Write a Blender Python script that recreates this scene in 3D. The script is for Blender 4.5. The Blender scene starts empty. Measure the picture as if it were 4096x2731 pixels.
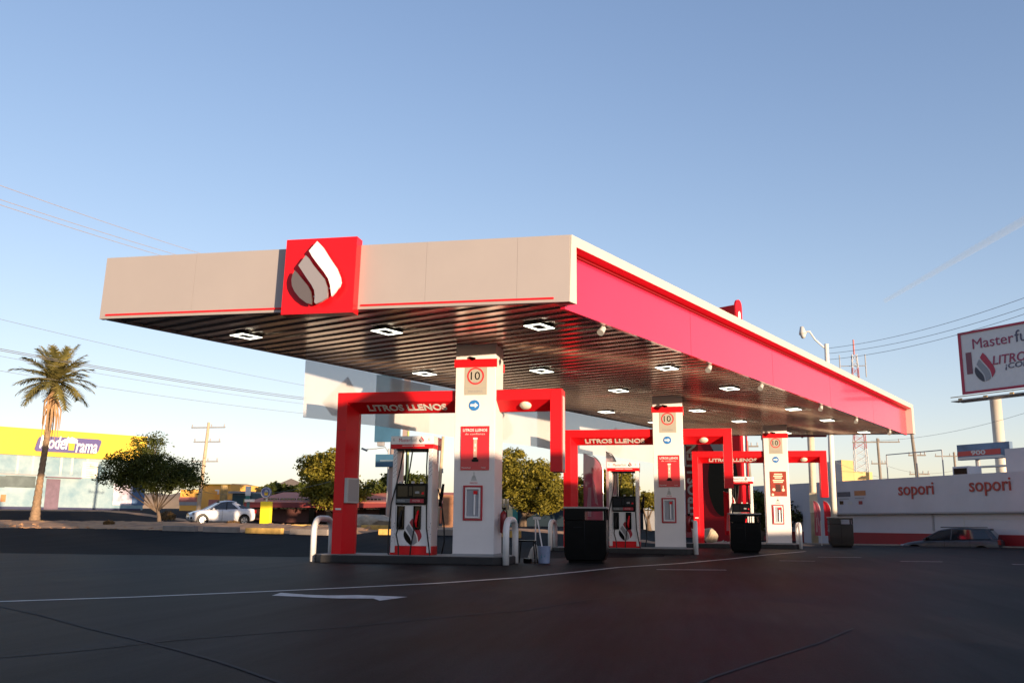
import bpy, bmesh, math, random
from mathutils import Vector, Matrix
random.seed(7)
R = math.radians
sc = bpy.context.scene
C = sc.collection
# ------------------------------------------------------------------ camera
CAMZ = .89
YAW, PITCH, ROLL, FPX = -.1926, .193, .0081, 3730.7
cd = bpy.data.cameras.new('camera'); cam = bpy.data.objects.new('camera', cd); C.objects.link(cam)
cd.sensor_width = 36.0; cd.lens = FPX / 4096 * 36; cd.clip_end = 9000; cd.clip_start = .1
cam.location = (0, 0, CAMZ)
cam.matrix_world = Matrix.Translation((0, 0, CAMZ)) @ Matrix.Rotation(-YAW, 4, 'Z') @ Matrix.Rotation(math.pi/2 + PITCH, 4, 'X') @ Matrix.Rotation(ROLL, 4, 'Z')
sc.camera = cam
# ------------------------------------------------------------------ sky, sun, exposure
SUN_EL, SUN_AZ = R(2.6), R(133)          # azimuth clockwise from +Y: the low sun stands behind the camera, to the right
w = bpy.data.worlds.new('World'); sc.world = w; w.use_nodes = True
nt = w.node_tree; bg = nt.nodes['Background']
sky = nt.nodes.new('ShaderNodeTexSky'); sky.sky_type = 'NISHITA'; sky.sun_disc = False
sky.sun_elevation = R(9); sky.sun_rotation = SUN_AZ
sky.air_density = 1.0; sky.dust_density = .6; sky.ozone_density = 2.0; sky.altitude = 200
tint = nt.nodes.new('ShaderNodeMixRGB'); tint.blend_type = 'MULTIPLY'; tint.inputs[0].default_value = 1; tint.inputs[2].default_value = (1.03, .845, .885, 1)
hsv = nt.nodes.new('ShaderNodeHueSaturation'); hsv.inputs['Saturation'].default_value = 1.08
va = nt.nodes.new('ShaderNodeVectorMath'); va.operation = 'MULTIPLY_ADD'; va.inputs[1].default_value = (.111,)*3; va.inputs[2].default_value = (.86,)*3   # gentle roll-off of the bright horizon
vd = nt.nodes.new('ShaderNodeVectorMath'); vd.operation = 'DIVIDE'
nt.links.new(sky.outputs[0], tint.inputs[1]); nt.links.new(tint.outputs[0], hsv.inputs['Color']); nt.links.new(hsv.outputs[0], va.inputs[0]); nt.links.new(hsv.outputs[0], vd.inputs[0]); nt.links.new(va.outputs[0], vd.inputs[1]); nt.links.new(vd.outputs[0], bg.inputs[0]); bg.inputs[1].default_value = .15
sd = bpy.data.lights.new('sun', 'SUN'); sun = bpy.data.objects.new('sun', sd); C.objects.link(sun)
sd.energy = 4.6; sd.angle = R(.5); sd.color = (1, .74, .50)
sdir = Vector((math.sin(SUN_AZ)*math.cos(SUN_EL), math.cos(SUN_AZ)*math.cos(SUN_EL), math.sin(SUN_EL)))
sun.rotation_euler = sdir.to_track_quat('Z', 'Y').to_euler(); sun.location = (60, -60, 40)
sc.view_settings.view_transform = 'Standard'; sc.view_settings.look = 'None'
sc.view_settings.exposure = 1.1; sc.view_settings.gamma = 1
sc.cycles.max_bounces = 8; sc.cycles.sample_clamp_indirect = 6

# ------------------------------------------------------------------ helpers
def ray(px, py):            # direction of a photo point (photo measured 2352 px wide), used to work out real places
    x = (px*4096/2352 - 2048)/FPX; y = (py*4096/2352 - 1365.5)/FPX
    c, s = math.cos(-ROLL), math.sin(-ROLL); x, y = x*c - y*s, x*s + y*c
    u = -y; c, s = math.cos(PITCH), math.sin(PITCH); yf = c - u*s; Z = s + u*c
    c, s = math.cos(YAW), math.sin(YAW)
    return x*c + yf*s, -x*s + yf*c, Z
def at(px, py, Y):
    a, b, c = ray(px, py); t = Y/b; return Vector((a*t, Y, CAMZ + c*t))
def ground(px, py, z=0):
    a, b, c = ray(px, py); t = (z - CAMZ)/c; return Vector((a*t, b*t, z))
def sm(t): t = max(0, min(1, t)); return t*t*(3 - 2*t)
def H(X, Y):
    h = .65*sm((Y - 24)/20)*sm(-X/9) + .9*sm((-X - 33)/12)*sm((Y - 46)/14) + .015*max(0, Y - 62)*sm((-X - 25)/15)
    h -= .6*sm((X - 6)/3)*sm((Y - (49.3 - .6*(X - 10)*.62))/1.2) if X > 5 else 0
    return h
MATS = {}
def mat(name, col, rough=.6, metal=0, spec=.5, noise=0, nscale=3, bump=0, bscale=40, emit=None, es=0, coat=0, trans=0, alpha=1, ndark=None):
    if name in MATS: return MATS[name]
    m = bpy.data.materials.new(name); m.use_nodes = True; t = m.node_tree; p = t.nodes['Principled BSDF']
    p.inputs['Base Color'].default_value = (*col, 1); p.inputs['Roughness'].default_value = rough
    p.inputs['Metallic'].default_value = metal; p.inputs['Specular IOR Level'].default_value = spec
    p.inputs['Coat Weight'].default_value = coat; p.inputs['Coat Roughness'].default_value = .06
    p.inputs['Transmission Weight'].default_value = trans; p.inputs['Alpha'].default_value = alpha
    if emit: p.inputs['Emission Color'].default_value = (*emit, 1); p.inputs['Emission Strength'].default_value = es
    if noise or bump:
        tc = t.nodes.new('ShaderNodeTexCoord')
    if noise:
        n = t.nodes.new('ShaderNodeTexNoise'); n.inputs['Scale'].default_value = nscale; n.inputs['Detail'].default_value = 6; n.inputs['Roughness'].default_value = .65
        t.links.new(tc.outputs['Object'], n.inputs['Vector'])
        r = t.nodes.new('ShaderNodeValToRGB'); r.color_ramp.elements[0].position = .3; r.color_ramp.elements[1].position = .7
        d = ndark or tuple(c*(1 - noise) for c in col)
        r.color_ramp.elements[0].color = (*d, 1); r.color_ramp.elements[1].color = (*[min(1, c*(1 + noise*.5)) for c in col], 1)
        t.links.new(n.outputs['Fac'], r.inputs['Fac']); t.links.new(r.outputs['Color'], p.inputs['Base Color'])
        mr = t.nodes.new('ShaderNodeMapRange'); mr.inputs[3].default_value = max(0, rough - .08); mr.inputs[4].default_value = min(1, rough + .08)
        t.links.new(n.outputs['Fac'], mr.inputs[0]); t.links.new(mr.outputs[0], p.inputs['Roughness'])
    if bump:
        n2 = t.nodes.new('ShaderNodeTexNoise'); n2.inputs['Scale'].default_value = bscale; n2.inputs['Detail'].default_value = 4
        t.links.new(tc.outputs['Object'], n2.inputs['Vector'])
        b = t.nodes.new('ShaderNodeBump'); b.inputs['Strength'].default_value = bump; b.inputs['Distance'].default_value = .02
        t.links.new(n2.outputs['Fac'], b.inputs['Height']); t.links.new(b.outputs[0], p.inputs['Normal'])
    MATS[name] = m; return m

class MB:
    def __init__(s): s.v = []; s.f = []; s.m = []
    def add(s, vs, fs, mi=0):
        o = len(s.v); s.v += [tuple(v) for v in vs]; s.f += [tuple(i + o for i in f) for f in fs]; s.m += [mi]*len(fs); return s
    def box(s, x0, x1, y0, y1, z0, z1, mi=0):
        return s.add([(x, y, z) for x in (x0, x1) for y in (y0, y1) for z in (z0, z1)],
                     [(0, 1, 3, 2), (4, 6, 7, 5), (0, 4, 5, 1), (2, 3, 7, 6), (0, 2, 6, 4), (1, 5, 7, 3)], mi)
    def obox(s, c, u, hu, v, hv, n, hn, mi=0):     # oriented box, centre, three unit axes with half sizes
        c, u, v, n = Vector(c), Vector(u).normalized(), Vector(v).normalized(), Vector(n).normalized()
        P = [c + u*a*hu + v*b*hv + n*d*hn for a in (-1, 1) for b in (-1, 1) for d in (-1, 1)]
        return s.add(P, [(0, 1, 3, 2), (4, 6, 7, 5), (0, 4, 5, 1), (2, 3, 7, 6), (0, 2, 6, 4), (1, 5, 7, 3)], mi)
    def prism(s, pts, d, mi=0):                    # closed loop of 3D points, swept by d
        n = len(pts); d = Vector(d); P = [Vector(p) for p in pts]; Q = [p + d for p in P]
        return s.add(P + Q, [tuple(range(n))[::-1], tuple(range(n, 2*n))] + [(i, (i + 1) % n, (i + 1) % n + n, i + n) for i in range(n)], mi)
    def quad(s, a, b, c, d, mi=0): return s.add([a, b, c, d], [(0, 1, 2, 3)], mi)
    def tube(s, path, r, n=8, mi=0, cap=True):
        P = [Vector(p) for p in path]; k = len(P); rs = r if isinstance(r, (list, tuple)) else [r]*k
        up = Vector((0, 0, 1)); vs = []; fs = []; prev = None
        for i, p in enumerate(P):
            t = (P[min(i + 1, k - 1)] - P[max(i - 1, 0)]).normalized()
            if prev is None:
                a = t.cross(up)
                if a.length < .05: a = t.cross(Vector((1, 0, 0)))
                a.normalize()
            else: a = (prev - t*prev.dot(t)).normalized()
            prev = a; b = t.cross(a)
            for j in range(n):
                q = 2*math.pi*j/n; vs.append(p + (a*math.cos(q) + b*math.sin(q))*rs[i])
        for i in range(k - 1):
            for j in range(n): fs.append((i*n + j, i*n + (j + 1) % n, (i + 1)*n + (j + 1) % n, (i + 1)*n + j))
        if cap: fs += [tuple(range(n))[::-1], tuple(range((k - 1)*n, k*n))]
        return s.add(vs, fs, mi)
    def disc(s, c, n, r, d, k=28, mi=0, r2=None):  # short cylinder along n
        c = Vector(c); n = Vector(n).normalized()
        return s.tube([c, c + n*d], [r, r if r2 is None else r2], k, mi)
    def ring(s, c, u, v, r0, r1, d, k=36, mi=0):
        c, u, v = Vector(c), Vector(u).normalized(), Vector(v).normalized(); n = u.cross(v)
        vs = []; fs = []
        for j in range(k):
            e = u*math.cos(2*math.pi*j/k) + v*math.sin(2*math.pi*j/k)
            vs += [c + e*r0, c + e*r1, c + e*r1 + n*d, c + e*r0 + n*d]
        for j in range(k):
            a = j*4; b = ((j + 1) % k)*4
            fs += [(a, b, b + 1, a + 1), (a + 1, b + 1, b + 2, a + 2), (a + 2, b + 2, b + 3, a + 3), (a + 3, b + 3, b, a)]
        return s.add(vs, fs, mi)
    def build(s, name, mats, parent=None, world=False, bevel=0, smooth=False, segs=2, autos=None):
        me = bpy.data.meshes.new(name); me.from_pydata(s.v, [], s.f)
        if not isinstance(mats, (list, tuple)): mats = [mats]
        for m in mats: me.materials.append(m)
        if len(mats) > 1: me.polygons.foreach_set('material_index', s.m)
        bm = bmesh.new(); bm.from_mesh(me); bmesh.ops.recalc_face_normals(bm, faces=bm.faces); bm.to_mesh(me); bm.free()
        if smooth: me.shade_smooth()
        if autos: me.set_sharp_from_angle(angle=R(autos))
        o = bpy.data.objects.new(name, me); C.objects.link(o)
        if parent is not None:
            o.parent = parent
            if world:
                q = parent; off = Vector()
                while q is not None: off += q.location; q = q.parent
                o.location = -off
        if bevel:
            b = o.modifiers.new('bevel', 'BEVEL'); b.width = bevel; b.segments = segs; b.limit_method = 'ANGLE'; b.angle_limit = R(40); b.harden_normals = False
        return o
def tag(o, label=None, cat=None, group=None, kind=None):
    if label: o['label'] = label
    if cat: o['category'] = cat
    if group: o['group'] = group
    if kind: o['kind'] = kind
    return o
def thing(name, label, cat, loc=(0, 0, 0), rz=0, group=None):
    o = bpy.data.objects.new(name, None); C.objects.link(o); o.location = loc; o.rotation_euler = (0, 0, rz)
    o.empty_display_size = .2
    return tag(o, label, cat, group)
def kids(o): return [c for c in C.objects if c.parent == o]
def dup(o, loc=None, parent=None, label=None, rz=None):
    c = o.copy(); C.objects.link(c)
    if parent: c.parent = parent
    if loc is not None: c.location = loc
    if rz is not None: c.rotation_euler = (0, 0, rz)
    if label: c['label'] = label
    for k in kids(o): dup(k, None, c)
    return c
def text(name, s, m, parent, org, u, v, wd, ht, depth=.008, bold=0, shear=0, world=False, font_space=1):
    cu = bpy.data.curves.new(name, 'FONT'); cu.body = s; cu.extrude = .01; cu.offset = bold; cu.shear = shear; cu.resolution_u = 3; cu.space_character = font_space
    o = bpy.data.objects.new(name, cu); C.objects.link(o); bpy.context.view_layer.update()
    me = bpy.data.meshes.new_from_object(o.evaluated_get(bpy.context.evaluated_depsgraph_get()))
    bpy.data.objects.remove(o)
    xs = [q.co.x for q in me.vertices]; ys = [q.co.y for q in me.vertices]
    x0, x1, y0, y1 = min(xs), max(xs), min(ys), max(ys)
    org, u, v = Vector(org), Vector(u).normalized(), Vector(v).normalized(); n = u.cross(v)
    sx = wd/(x1 - x0); sy = ht/(y1 - y0)
    for q in me.vertices:
        c = q.co.copy(); q.co = org + u*((c.x - x0)*sx) + v*((c.y - y0)*sy) + n*(depth*(.5 + c.z/.02))
    me.materials.clear(); me.materials.append(m)
    t = bpy.data.objects.new(name, me); C.objects.link(t)
    if parent is not None:
        t.parent = parent
        if world: t.location = -parent.location
    return t
X1, Y1, Z1 = Vector((1, 0, 0)), Vector((0, 1, 0)), Vector((0, 0, 1))

# ------------------------------------------------------------------ materials
white = mat('white_paint', (.74, .70, .69), .38, noise=.06, nscale=1.3, spec=.5)
white_gl = mat('white_gloss', (.74, .73, .74), .2, coat=.4)
red = mat('red_panel', (.66, .008, .014), .3, noise=.08, nscale=.9, coat=.0, spec=.25)
red_gl = mat('red_gloss_fascia', (.76, .018, .062), .22, noise=.07, nscale=.5, coat=.6)
dkred = mat('dark_red', (.25, .008, .012), .5)
silver = mat('composite_silver', (.345, .31, .295), .42, metal=.15, noise=.04, nscale=.6)
black = mat('black_plastic', (.0022, .0022, .0025), .22, noise=.2, nscale=4, spec=.12)
bgloss = mat('black_gloss', (.004, .004, .005), .08, spec=.3)
grey = mat('grey_paint', (.28, .28, .29), .5, noise=.1)
lgrey = mat('light_grey', (.5, .49, .47), .5, noise=.06)
blue = mat('sign_blue', (.02, .17, .5), .4)
rubber = mat('rubber', (.012, .012, .012), .7, noise=.2, nscale=12)
steel = mat('steel', (.55, .55, .55), .3, metal=.9)
glass = mat('dark_glass', (.015, .018, .022), .06, spec=.8, coat=.3)
lamp_e = mat('lit_led', (1, 1, 1), .5, emit=(1, .98, .8), es=2.2)
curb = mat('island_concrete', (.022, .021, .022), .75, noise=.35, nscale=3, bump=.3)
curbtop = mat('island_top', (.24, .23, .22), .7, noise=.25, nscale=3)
foliage = None

# ------------------------------------------------------------------ ground, forecourt, roads
def sheet(name, mats, poly=None, x0=0, x1=0, y0=0, y1=0, nx=1, ny=1, dz=0, kind='structure'):
    b = MB(); vs = []; fs = []
    for i in range(nx + 1):
        for j in range(ny + 1):
            x = x0 + (x1 - x0)*i/nx; y = y0 + (y1 - y0)*j/ny; vs.append((x, y, H(x, y) + dz))
    for i in range(nx):
        for j in range(ny):
            a = i*(ny + 1) + j; fs.append((a, a + ny + 1, a + ny + 2, a + 1))
    b.add(vs, fs); o = b.build(name, mats, smooth=True); tag(o, kind=kind); return o
def ground_mat(name, c1, c2, scale, rough, patches=.5, spec=.3, streak=0):
    m = bpy.data.materials.new(name); m.use_nodes = True; t = m.node_tree; p = t.nodes['Principled BSDF']
    tc = t.nodes.new('ShaderNodeTexCoord')
    n1 = t.nodes.new('ShaderNodeTexNoise'); n1.inputs['Scale'].default_value = scale; n1.inputs['Detail'].default_value = 8; n1.inputs['Roughness'].default_value = .6
    n2 = t.nodes.new('ShaderNodeTexNoise'); n2.inputs['Scale'].default_value = 60; n2.inputs['Detail'].default_value = 3
    mx = t.nodes.new('ShaderNodeMixRGB'); mx.inputs[1].default_value = (*c1, 1); mx.inputs[2].default_value = (*c2, 1)
    mp = t.nodes.new('ShaderNodeMapping'); mp.inputs['Rotation'].default_value = (0, 0, R(-23)); mp.inputs['Scale'].default_value = (1, .45, 1)
    r = t.nodes.new('ShaderNodeValToRGB'); r.color_ramp.elements[0].position = .35; r.color_ramp.elements[1].position = .66
    t.links.new(tc.outputs['Object'], mp.inputs[0]); t.links.new(mp.outputs[0], n1.inputs['Vector']); t.links.new(tc.outputs['Object'], n2.inputs['Vector'])
    t.links.new(n1.outputs['Fac'], r.inputs['Fac']); t.links.new(r.outputs['Color'], mx.inputs[0])
    m2 = t.nodes.new('ShaderNodeMixRGB'); m2.blend_type = 'OVERLAY'; m2.inputs[0].default_value = .5
    t.links.new(mx.outputs[0], m2.inputs[1]); t.links.new(n2.outputs['Color'], m2.inputs[2])
    hs = t.nodes.new('ShaderNodeHueSaturation'); hs.inputs['Saturation'].default_value = .8
    t.links.new(m2.outputs[0], hs.inputs['Color']); t.links.new(hs.outputs[0], p.inputs['Base Color'])
    n3 = t.nodes.new('ShaderNodeTexNoise'); n3.inputs['Scale'].default_value = 1.0; n3.inputs['Detail'].default_value = 7; n3.inputs['Roughness'].default_value = .7
    mp3 = t.nodes.new('ShaderNodeMapping'); mp3.inputs['Rotation'].default_value = (0, 0, R(-23)); mp3.inputs['Scale'].default_value = (2.2, .16, 1)
    t.links.new(tc.outputs['Object'], mp3.inputs[0]); t.links.new(mp3.outputs[0], n3.inputs['Vector'])
    r3 = t.nodes.new('ShaderNodeMapRange'); r3.inputs[1].default_value = .35; r3.inputs[2].default_value = .65; r3.inputs[3].default_value = .6; r3.inputs[4].default_value = 1.25; t.links.new(n3.outputs['Fac'], r3.inputs[0])
    m9 = t.nodes.new('ShaderNodeMixRGB'); m9.blend_type = 'MULTIPLY'; m9.inputs[0].default_value = 1; t.links.new(m2.outputs[0], m9.inputs[1]); t.links.new(r3.outputs[0], m9.inputs[2]); t.links.new(m9.outputs[0], hs.inputs['Color'])
    # oil spots
    v = t.nodes.new('ShaderNodeTexVoronoi'); v.inputs['Scale'].default_value = .55; t.links.new(tc.outputs['Object'], v.inputs['Vector'])
    mr = t.nodes.new('ShaderNodeMapRange'); mr.inputs[1].default_value = .02; mr.inputs[2].default_value = .09; mr.inputs[3].default_value = .55; mr.inputs[4].default_value = 1
    t.links.new(v.outputs['Distance'], mr.inputs[0]); m3 = t.nodes.new('ShaderNodeMixRGB'); m3.blend_type = 'MULTIPLY'; m3.inputs[0].default_value = 1
    t.links.new(hs.outputs[0], m3.inputs[1]); t.links.new(mr.outputs[0], m3.inputs[2]); t.links.new(m3.outputs[0], p.inputs['Base Color'])
    rr = t.nodes.new('ShaderNodeMapRange'); rr.inputs[3].default_value = rough - .1; rr.inputs[4].default_value = rough + .12
    t.links.new(n1.outputs['Fac'], rr.inputs[0]); t.links.new(rr.outputs[0], p.inputs['Roughness'])
    p.inputs['Specular IOR Level'].default_value = spec
    b = t.nodes.new('ShaderNodeBump'); b.inputs['Strength'].default_value = .25; b.inputs['Distance'].default_value = .01
    t.links.new(n2.outputs['Fac'], b.inputs['Height']); t.links.new(b.outputs[0], p.inputs['Normal'])
    return m
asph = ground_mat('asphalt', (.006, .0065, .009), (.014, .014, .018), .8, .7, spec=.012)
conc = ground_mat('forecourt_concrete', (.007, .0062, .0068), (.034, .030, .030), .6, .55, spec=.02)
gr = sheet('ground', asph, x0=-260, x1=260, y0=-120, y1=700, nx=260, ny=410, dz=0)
def flat(name, pts, m, z=.004, kind='structure', t=None):
    b = MB(); b.add([(p[0], p[1], z) for p in pts], [tuple(range(len(pts)))]); o = b.build(name, m); tag(o, kind=kind); return o
fc = [(-70, 22.6), (-18.5, 22.85), (-9.9, 23.4), (-9.2, 24.0), (-1.2, 44.4), (4.5, 50.0), (8.5, 49.2), (12.17, 48.2), (14.4, 47.0), (30, 38), (60, 20), (60, -50), (-70, -50)]
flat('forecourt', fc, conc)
joint = mat('joint_tar', (.012, .012, .013), .9)
def strip(b, pts, wd, z):
    P = [Vector((p[0], p[1], 0)) for p in pts]; L = []; Q = []
    for i, p in enumerate(P):
        t = (P[min(i + 1, len(P) - 1)] - P[max(i - 1, 0)]).normalized(); n = Vector((-t.y, t.x, 0))*wd/2
        L.append(p + n + Z1*z); Q.append(p - n + Z1*z)
    k = len(P); b.add(L + Q, [(i, i + 1, k + i + 1, k + i) for i in range(k - 1)])
G = lambda *q: [ground(q[i], q[i + 1]) for i in range(0, len(q), 2)]
b = MB()
strip(b, G(-60, 1377, 0, 1393, 95, 1414, 200, 1443, 300, 1467, 400, 1492, 500, 1520, 560, 1540, 700, 1590), .032, .008)
strip(b, G(-60, 1516, 0, 1511, 200, 1494, 400, 1471, 800, 1440, 1100, 1410, 1200, 1403, 1350, 1378, 1560, 1352), .026, .009)
strip(b, G(1560, 1590, 1640, 1556, 1760, 1516, 1880, 1478, 1960, 1444), .026, .008)
strip(b, G(-60, 1305, 130, 1309, 480, 1324, 900, 1339), .02, .008)
tag(b.build('slab_joints', joint), kind='structure')
pw = mat('road_paint', (.5, .49, .47), .6, noise=.35, nscale=6)
b = MB(); strip(b, G(-60, 1386, 0, 1382, 300, 1372, 560, 1361, 800, 1350, 1000, 1340, 1200, 1326, 1330, 1313, 1420, 1303, 1560, 1294, 1680, 1283, 1760, 1274, 1850, 1266), .11, .008)
o = b.build('lane_line', pw); tag(o, kind='structure')
A = [(624, 1368.4), (645, 1361.9), (700, 1366), (750, 1368), (825, 1367), (936, 1371.4), (872, 1380), (857, 1375), (780, 1375), (725, 1373), (675, 1370.4)]
tag(MB().add([ground(*p, .0).xyz + Z1*.008 for p in A], [tuple(range(11))]).build('turn_arrow', pw), 'worn white turning arrow painted on the concrete beside the long white line', 'road marking')
for i, (x0, x1, y, lb) in enumerate([(1508, 1668, 1308, 'longest white dash painted in front of the black cabinet by the middle island'), (1878, 1978, 1279, 'short white dash near the far right island'), (2068, 2165, 1289, 'short white dash right of the far island, before the grey wagon'), (2325, 2400, 1296, 'white dash cut by the right edge of the photo'), (1790, 1872, 1287.5, 'faint dash nearest the white line, left of the others')]):
    b = MB(); strip(b, G(x0, y, x1, y + 1), .12, .008); tag(b.build('lane_dash', pw), lb, 'road marking', 'painted dashes on the forecourt')
# kerb lip at the far right edge of the forecourt
kc = mat('kerb_concrete', (.26, .22, .19), .8, noise=.3, nscale=2, bump=.3)
b = MB(); P = [(4.5, 50.2), (8.5, 49.4), (12.17, 48.4), (14.4, 47.2), (30, 38.2), (50, 26)]
for i in range(len(P) - 1):
    a, c = Vector((*P[i], 0)), Vector((*P[i + 1], 0)); d = (c - a); n = Vector((-d.y, d.x, 0)).normalized()
    b.obox((a + c)/2 + Z1*.0, d, d.length/2, n, .14, Z1, .07)
tag(b.build('forecourt_kerb', kc), kind='structure')

# ------------------------------------------------------------------ median with kerbs
dirt = mat('median_dirt', (.50, .27, .13), .95, noise=.4, nscale=1.2, bump=1, bscale=6, ndark=(.27, .15, .08))
def mound(name, poly, top, seed=1, m=dirt):     # earth strip following a centre line: (x0,x1,yfront(x),yback(x))
    x0, x1, yf, yb, n, k = poly; rnd = random.Random(seed); vs = []; fs = []
    for i in range(n + 1):
        x = x0 + (x1 - x0)*i/n
        for j in range(k + 1):
            t = j/k; y = yf(x) + (yb(x) - yf(x))*t; e = min(1, t*3.2 + .02, .02 + max(0, .8 - t)*2.5)*min(1, min(i, n - i)/3)
            vs.append((x, y, H(x, y) - .03 + top*e*(.62 + .6*rnd.random())))
    for i in range(n):
        for j in range(k): a = i*(k + 1) + j; fs.append((a, a + k + 1, a + k + 2, a + 1))
    o = MB().add(vs, fs).build(name, m, smooth=True); tag(o, kind='structure'); return o
mound('median', (-62, -13.2, lambda x: 38.2 - .24*max(0, x + 26), lambda x: 53 - .9*max(0, x + 26), 150, 26), .23, 1)
mound('far_verge', (-60, -12, lambda x: 63.5 + max(0, -x - 36)*.1, lambda x: 66.5 + max(0, -x - 36)*.1, 90, 6), .12, 4)
mound('dirt_strip', (-12.6, 6, lambda x: 40.5 + .25*(x + 12), lambda x: 47.5 + .2*(x + 12), 60, 10), .10, 3)
ykerb = mat('kerb_yellow', (.62, .38, .10), .8, noise=.35, nscale=4); dkerb = mat('kerb_dark', (.03, .03, .03), .8)
def kerbs(pts, L, label, cols, hz=.2):
    t = thing('kerb', label, 'kerb', (0, 0, 0)); i = 0
    a, c = Vector(pts[0]), Vector(pts[1]); d = c - a; n = max(1, int(d.length/L)); u = d.normalized(); v = Vector((-u.y, u.x, 0))
    for i in range(n):
        p = a + d*((i + .5)/n); z = H(p.x, p.y)
        MB().obox((p.x, p.y, z + hz/2 - .02), u, L/2 - .03, v, .1, Z1, hz/2 + .04).build('kerb_stone', cols[i % len(cols)], t, bevel=.02)
    t.location = (a.x, a.y, 0)
    for k in kids(t): k.location = (-a.x, -a.y, 0)
kerbs([(-22.8, 37.6, 0), (-14, 35.4, 0)], 1.9, 'worn yellow and bare kerb along the front of the earth median by the white car', [kc, kc, ykerb])
kerbs([(-37.5, 44.2, 0), (-33, 43.8, 0)], 1.5, 'kerb with a black block at the foot of the palm', [ykerb, dkerb])
kerbs([(-17.8, 39.6, 0), (-11.4, 39.9, 0)], 1.3, 'low yellow and dark kerb seen left of the nearest red frame and behind its pump', [ykerb, dkerb, ykerb])
kerbs([(-12.6, 36.2, 0), (-6.5, 36.5, 0)], 1.7, 'yellow kerb seen between the nearest pump and column', [ykerb, kc])

b = MB(); rnd = random.Random(12)
for k in range(900):
    x = rnd.uniform(-46, -13.6); y0_ = 38.2 - .24*max(0, x + 26); y = y0_ + .3 + rnd.random()**1.6*min(9, max(1, 13 - .7*max(0, x + 26))); sz = .018 + .05*rnd.random()**3; z = H(x, y) + .17*min(1, (y - y0_)/4)*.85 - .02
    b.obox((x, y, z), (1, rnd.uniform(-.6, .6), rnd.uniform(-.2, .2)), sz*1.5, (rnd.uniform(-.3, .3), 1, .2), sz, (0, rnd.uniform(-.5, .2), 1), sz*rnd.uniform(.4, .9))
tag(b.build('dirt_clods', dirt), kind='stuff')

# ------------------------------------------------------------------ canopy
TH = .4087; W = Vector((math.sin(TH), math.cos(TH), 0)); N = Vector((W.y, -W.x, 0))   # N points to the right (outer side)
XA, YA, L, ML = -2.19, 16.815, 9.76, 30.04
PL = Vector((XA - L, YA, 0)); PR = Vector((XA, YA, 0))
ZB, ZT, ZC = 4.965, 6.285, 5.0
cy = thing('station_canopy', 'large fuel station canopy with pale front fascia and long red side panel', 'canopy', (PL.x, PL.y, 0))
def CB(b, name, m, **k): return b.build(name, m, cy, world=True, **k)
# ceiling: ribbed metal deck running across the canopy
def ceil_mat():
    m = bpy.data.materials.new('ceiling_metal'); m.use_nodes = True; t = m.node_tree; p = t.nodes['Principled BSDF']
    p.inputs['Base Color'].default_value = (.62, .49, .40, 1); p.inputs['Metallic'].default_value = .8; p.inputs['Roughness'].default_value = .25
    tc = t.nodes.new('ShaderNodeTexCoord'); n = t.nodes.new('ShaderNodeTexNoise'); n.inputs['Scale'].default_value = 1.2; t.links.new(tc.outputs['Object'], n.inputs['Vector'])
    b = t.nodes.new('ShaderNodeBump'); b.inputs['Strength'].default_value = .04; b.inputs['Distance'].default_value = .01; t.links.new(n.outputs['Fac'], b.inputs['Height']); t.links.new(b.outputs[0], p.inputs['Normal'])
    mr = t.nodes.new('ShaderNodeMapRange'); mr.inputs[3].default_value = .16; mr.inputs[4].default_value = .26; t.links.new(n.outputs['Fac'], mr.inputs[0]); t.links.new(mr.outputs[0], p.inputs['Roughness'])
    return m
cm = ceil_mat()
b = MB(); tanr = L*W.x/(L*W.y)     # a = tanr*bb on the front edge
BW = L*W.y; prof = []; a = -.2; PITCHW = .42
while a < ML + L*W.x + .3:
    prof += [(a, 0), (a + .30, .0), (a + .303, -.026), (a + .308, -.030), (a + .368, -.030), (a + .385, -.012)]; a += PITCHW
prof.append((a, 0))
def rng(a):
    lo = max(0, (a - ML)/tanr); hi = min(BW - .34, a/tanr); return (lo, hi)
for (a0, d0), (a1, d1) in zip(prof, prof[1:]):
    l0, h0 = rng(max(0, min(a0, ML + L*W.x))); l1, h1 = rng(max(0, min(a1, ML + L*W.x)))
    a0 = max(0, min(a0, ML + L*W.x)); a1 = max(0, min(a1, ML + L*W.x))
    if a1 - a0 < 1e-4 or (h0 - l0 < .01 and h1 - l1 < .01): continue
    pt = lambda a, bb, d: PL + W*a + N*bb + Z1*(ZC + d)
    b.quad(pt(a0, l0, d0), pt(a0, h0, d0), pt(a1, h1, d1), pt(a1, l1, d1))
CB(b, 'ceiling', cm)
# front fascia: pale composite, leaning back slightly, with panel joints
TL = .075
def fx(X, z, off=0): return Vector((X, YA + TL*(z - ZB)/(ZT - ZB) - off, z))
def fpanel(X0, X9, name='front_fascia'):
    b = MB(); b.prism([fx(X0, ZB), fx(X9, ZB), fx(X9, ZT), fx(X0, ZT)], (0, .12, 0)); return CB(b, name, silver)
LX0, LX1 = -7.82, -6.35
for X0, X9 in [(XA - L, -9.9), (-9.897, -7.2), (-7.197, -5.0), (-4.997, -3.2), (-3.197, XA - .003)]: fpanel(X0, X9)
b = MB()
for X0, X9 in [(XA - L + .14, LX0 - .02), (LX1 + .06, XA - .3)]:
    b.prism([fx(X0, ZB + .055, .02), fx(X9, ZB + .055, .02), fx(X9, ZB + .092, .02), fx(X0, ZB + .092, .02)], (0, .03, 0))
CB(b, 'trim_line', red)
# roof slab
b = MB(); e = .13
Q = [PL + W*.3 + N*.05 + X1*.0, PR + W*.3 - N*.4, PR + W*(ML - .3) - N*.4, PL + W*(ML - .3) + N*.05]
b.prism([q + Z1*(ZC + .04) for q in Q], (0, 0, ZT - ZC - .3)); CB(b, 'roof', grey)
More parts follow.
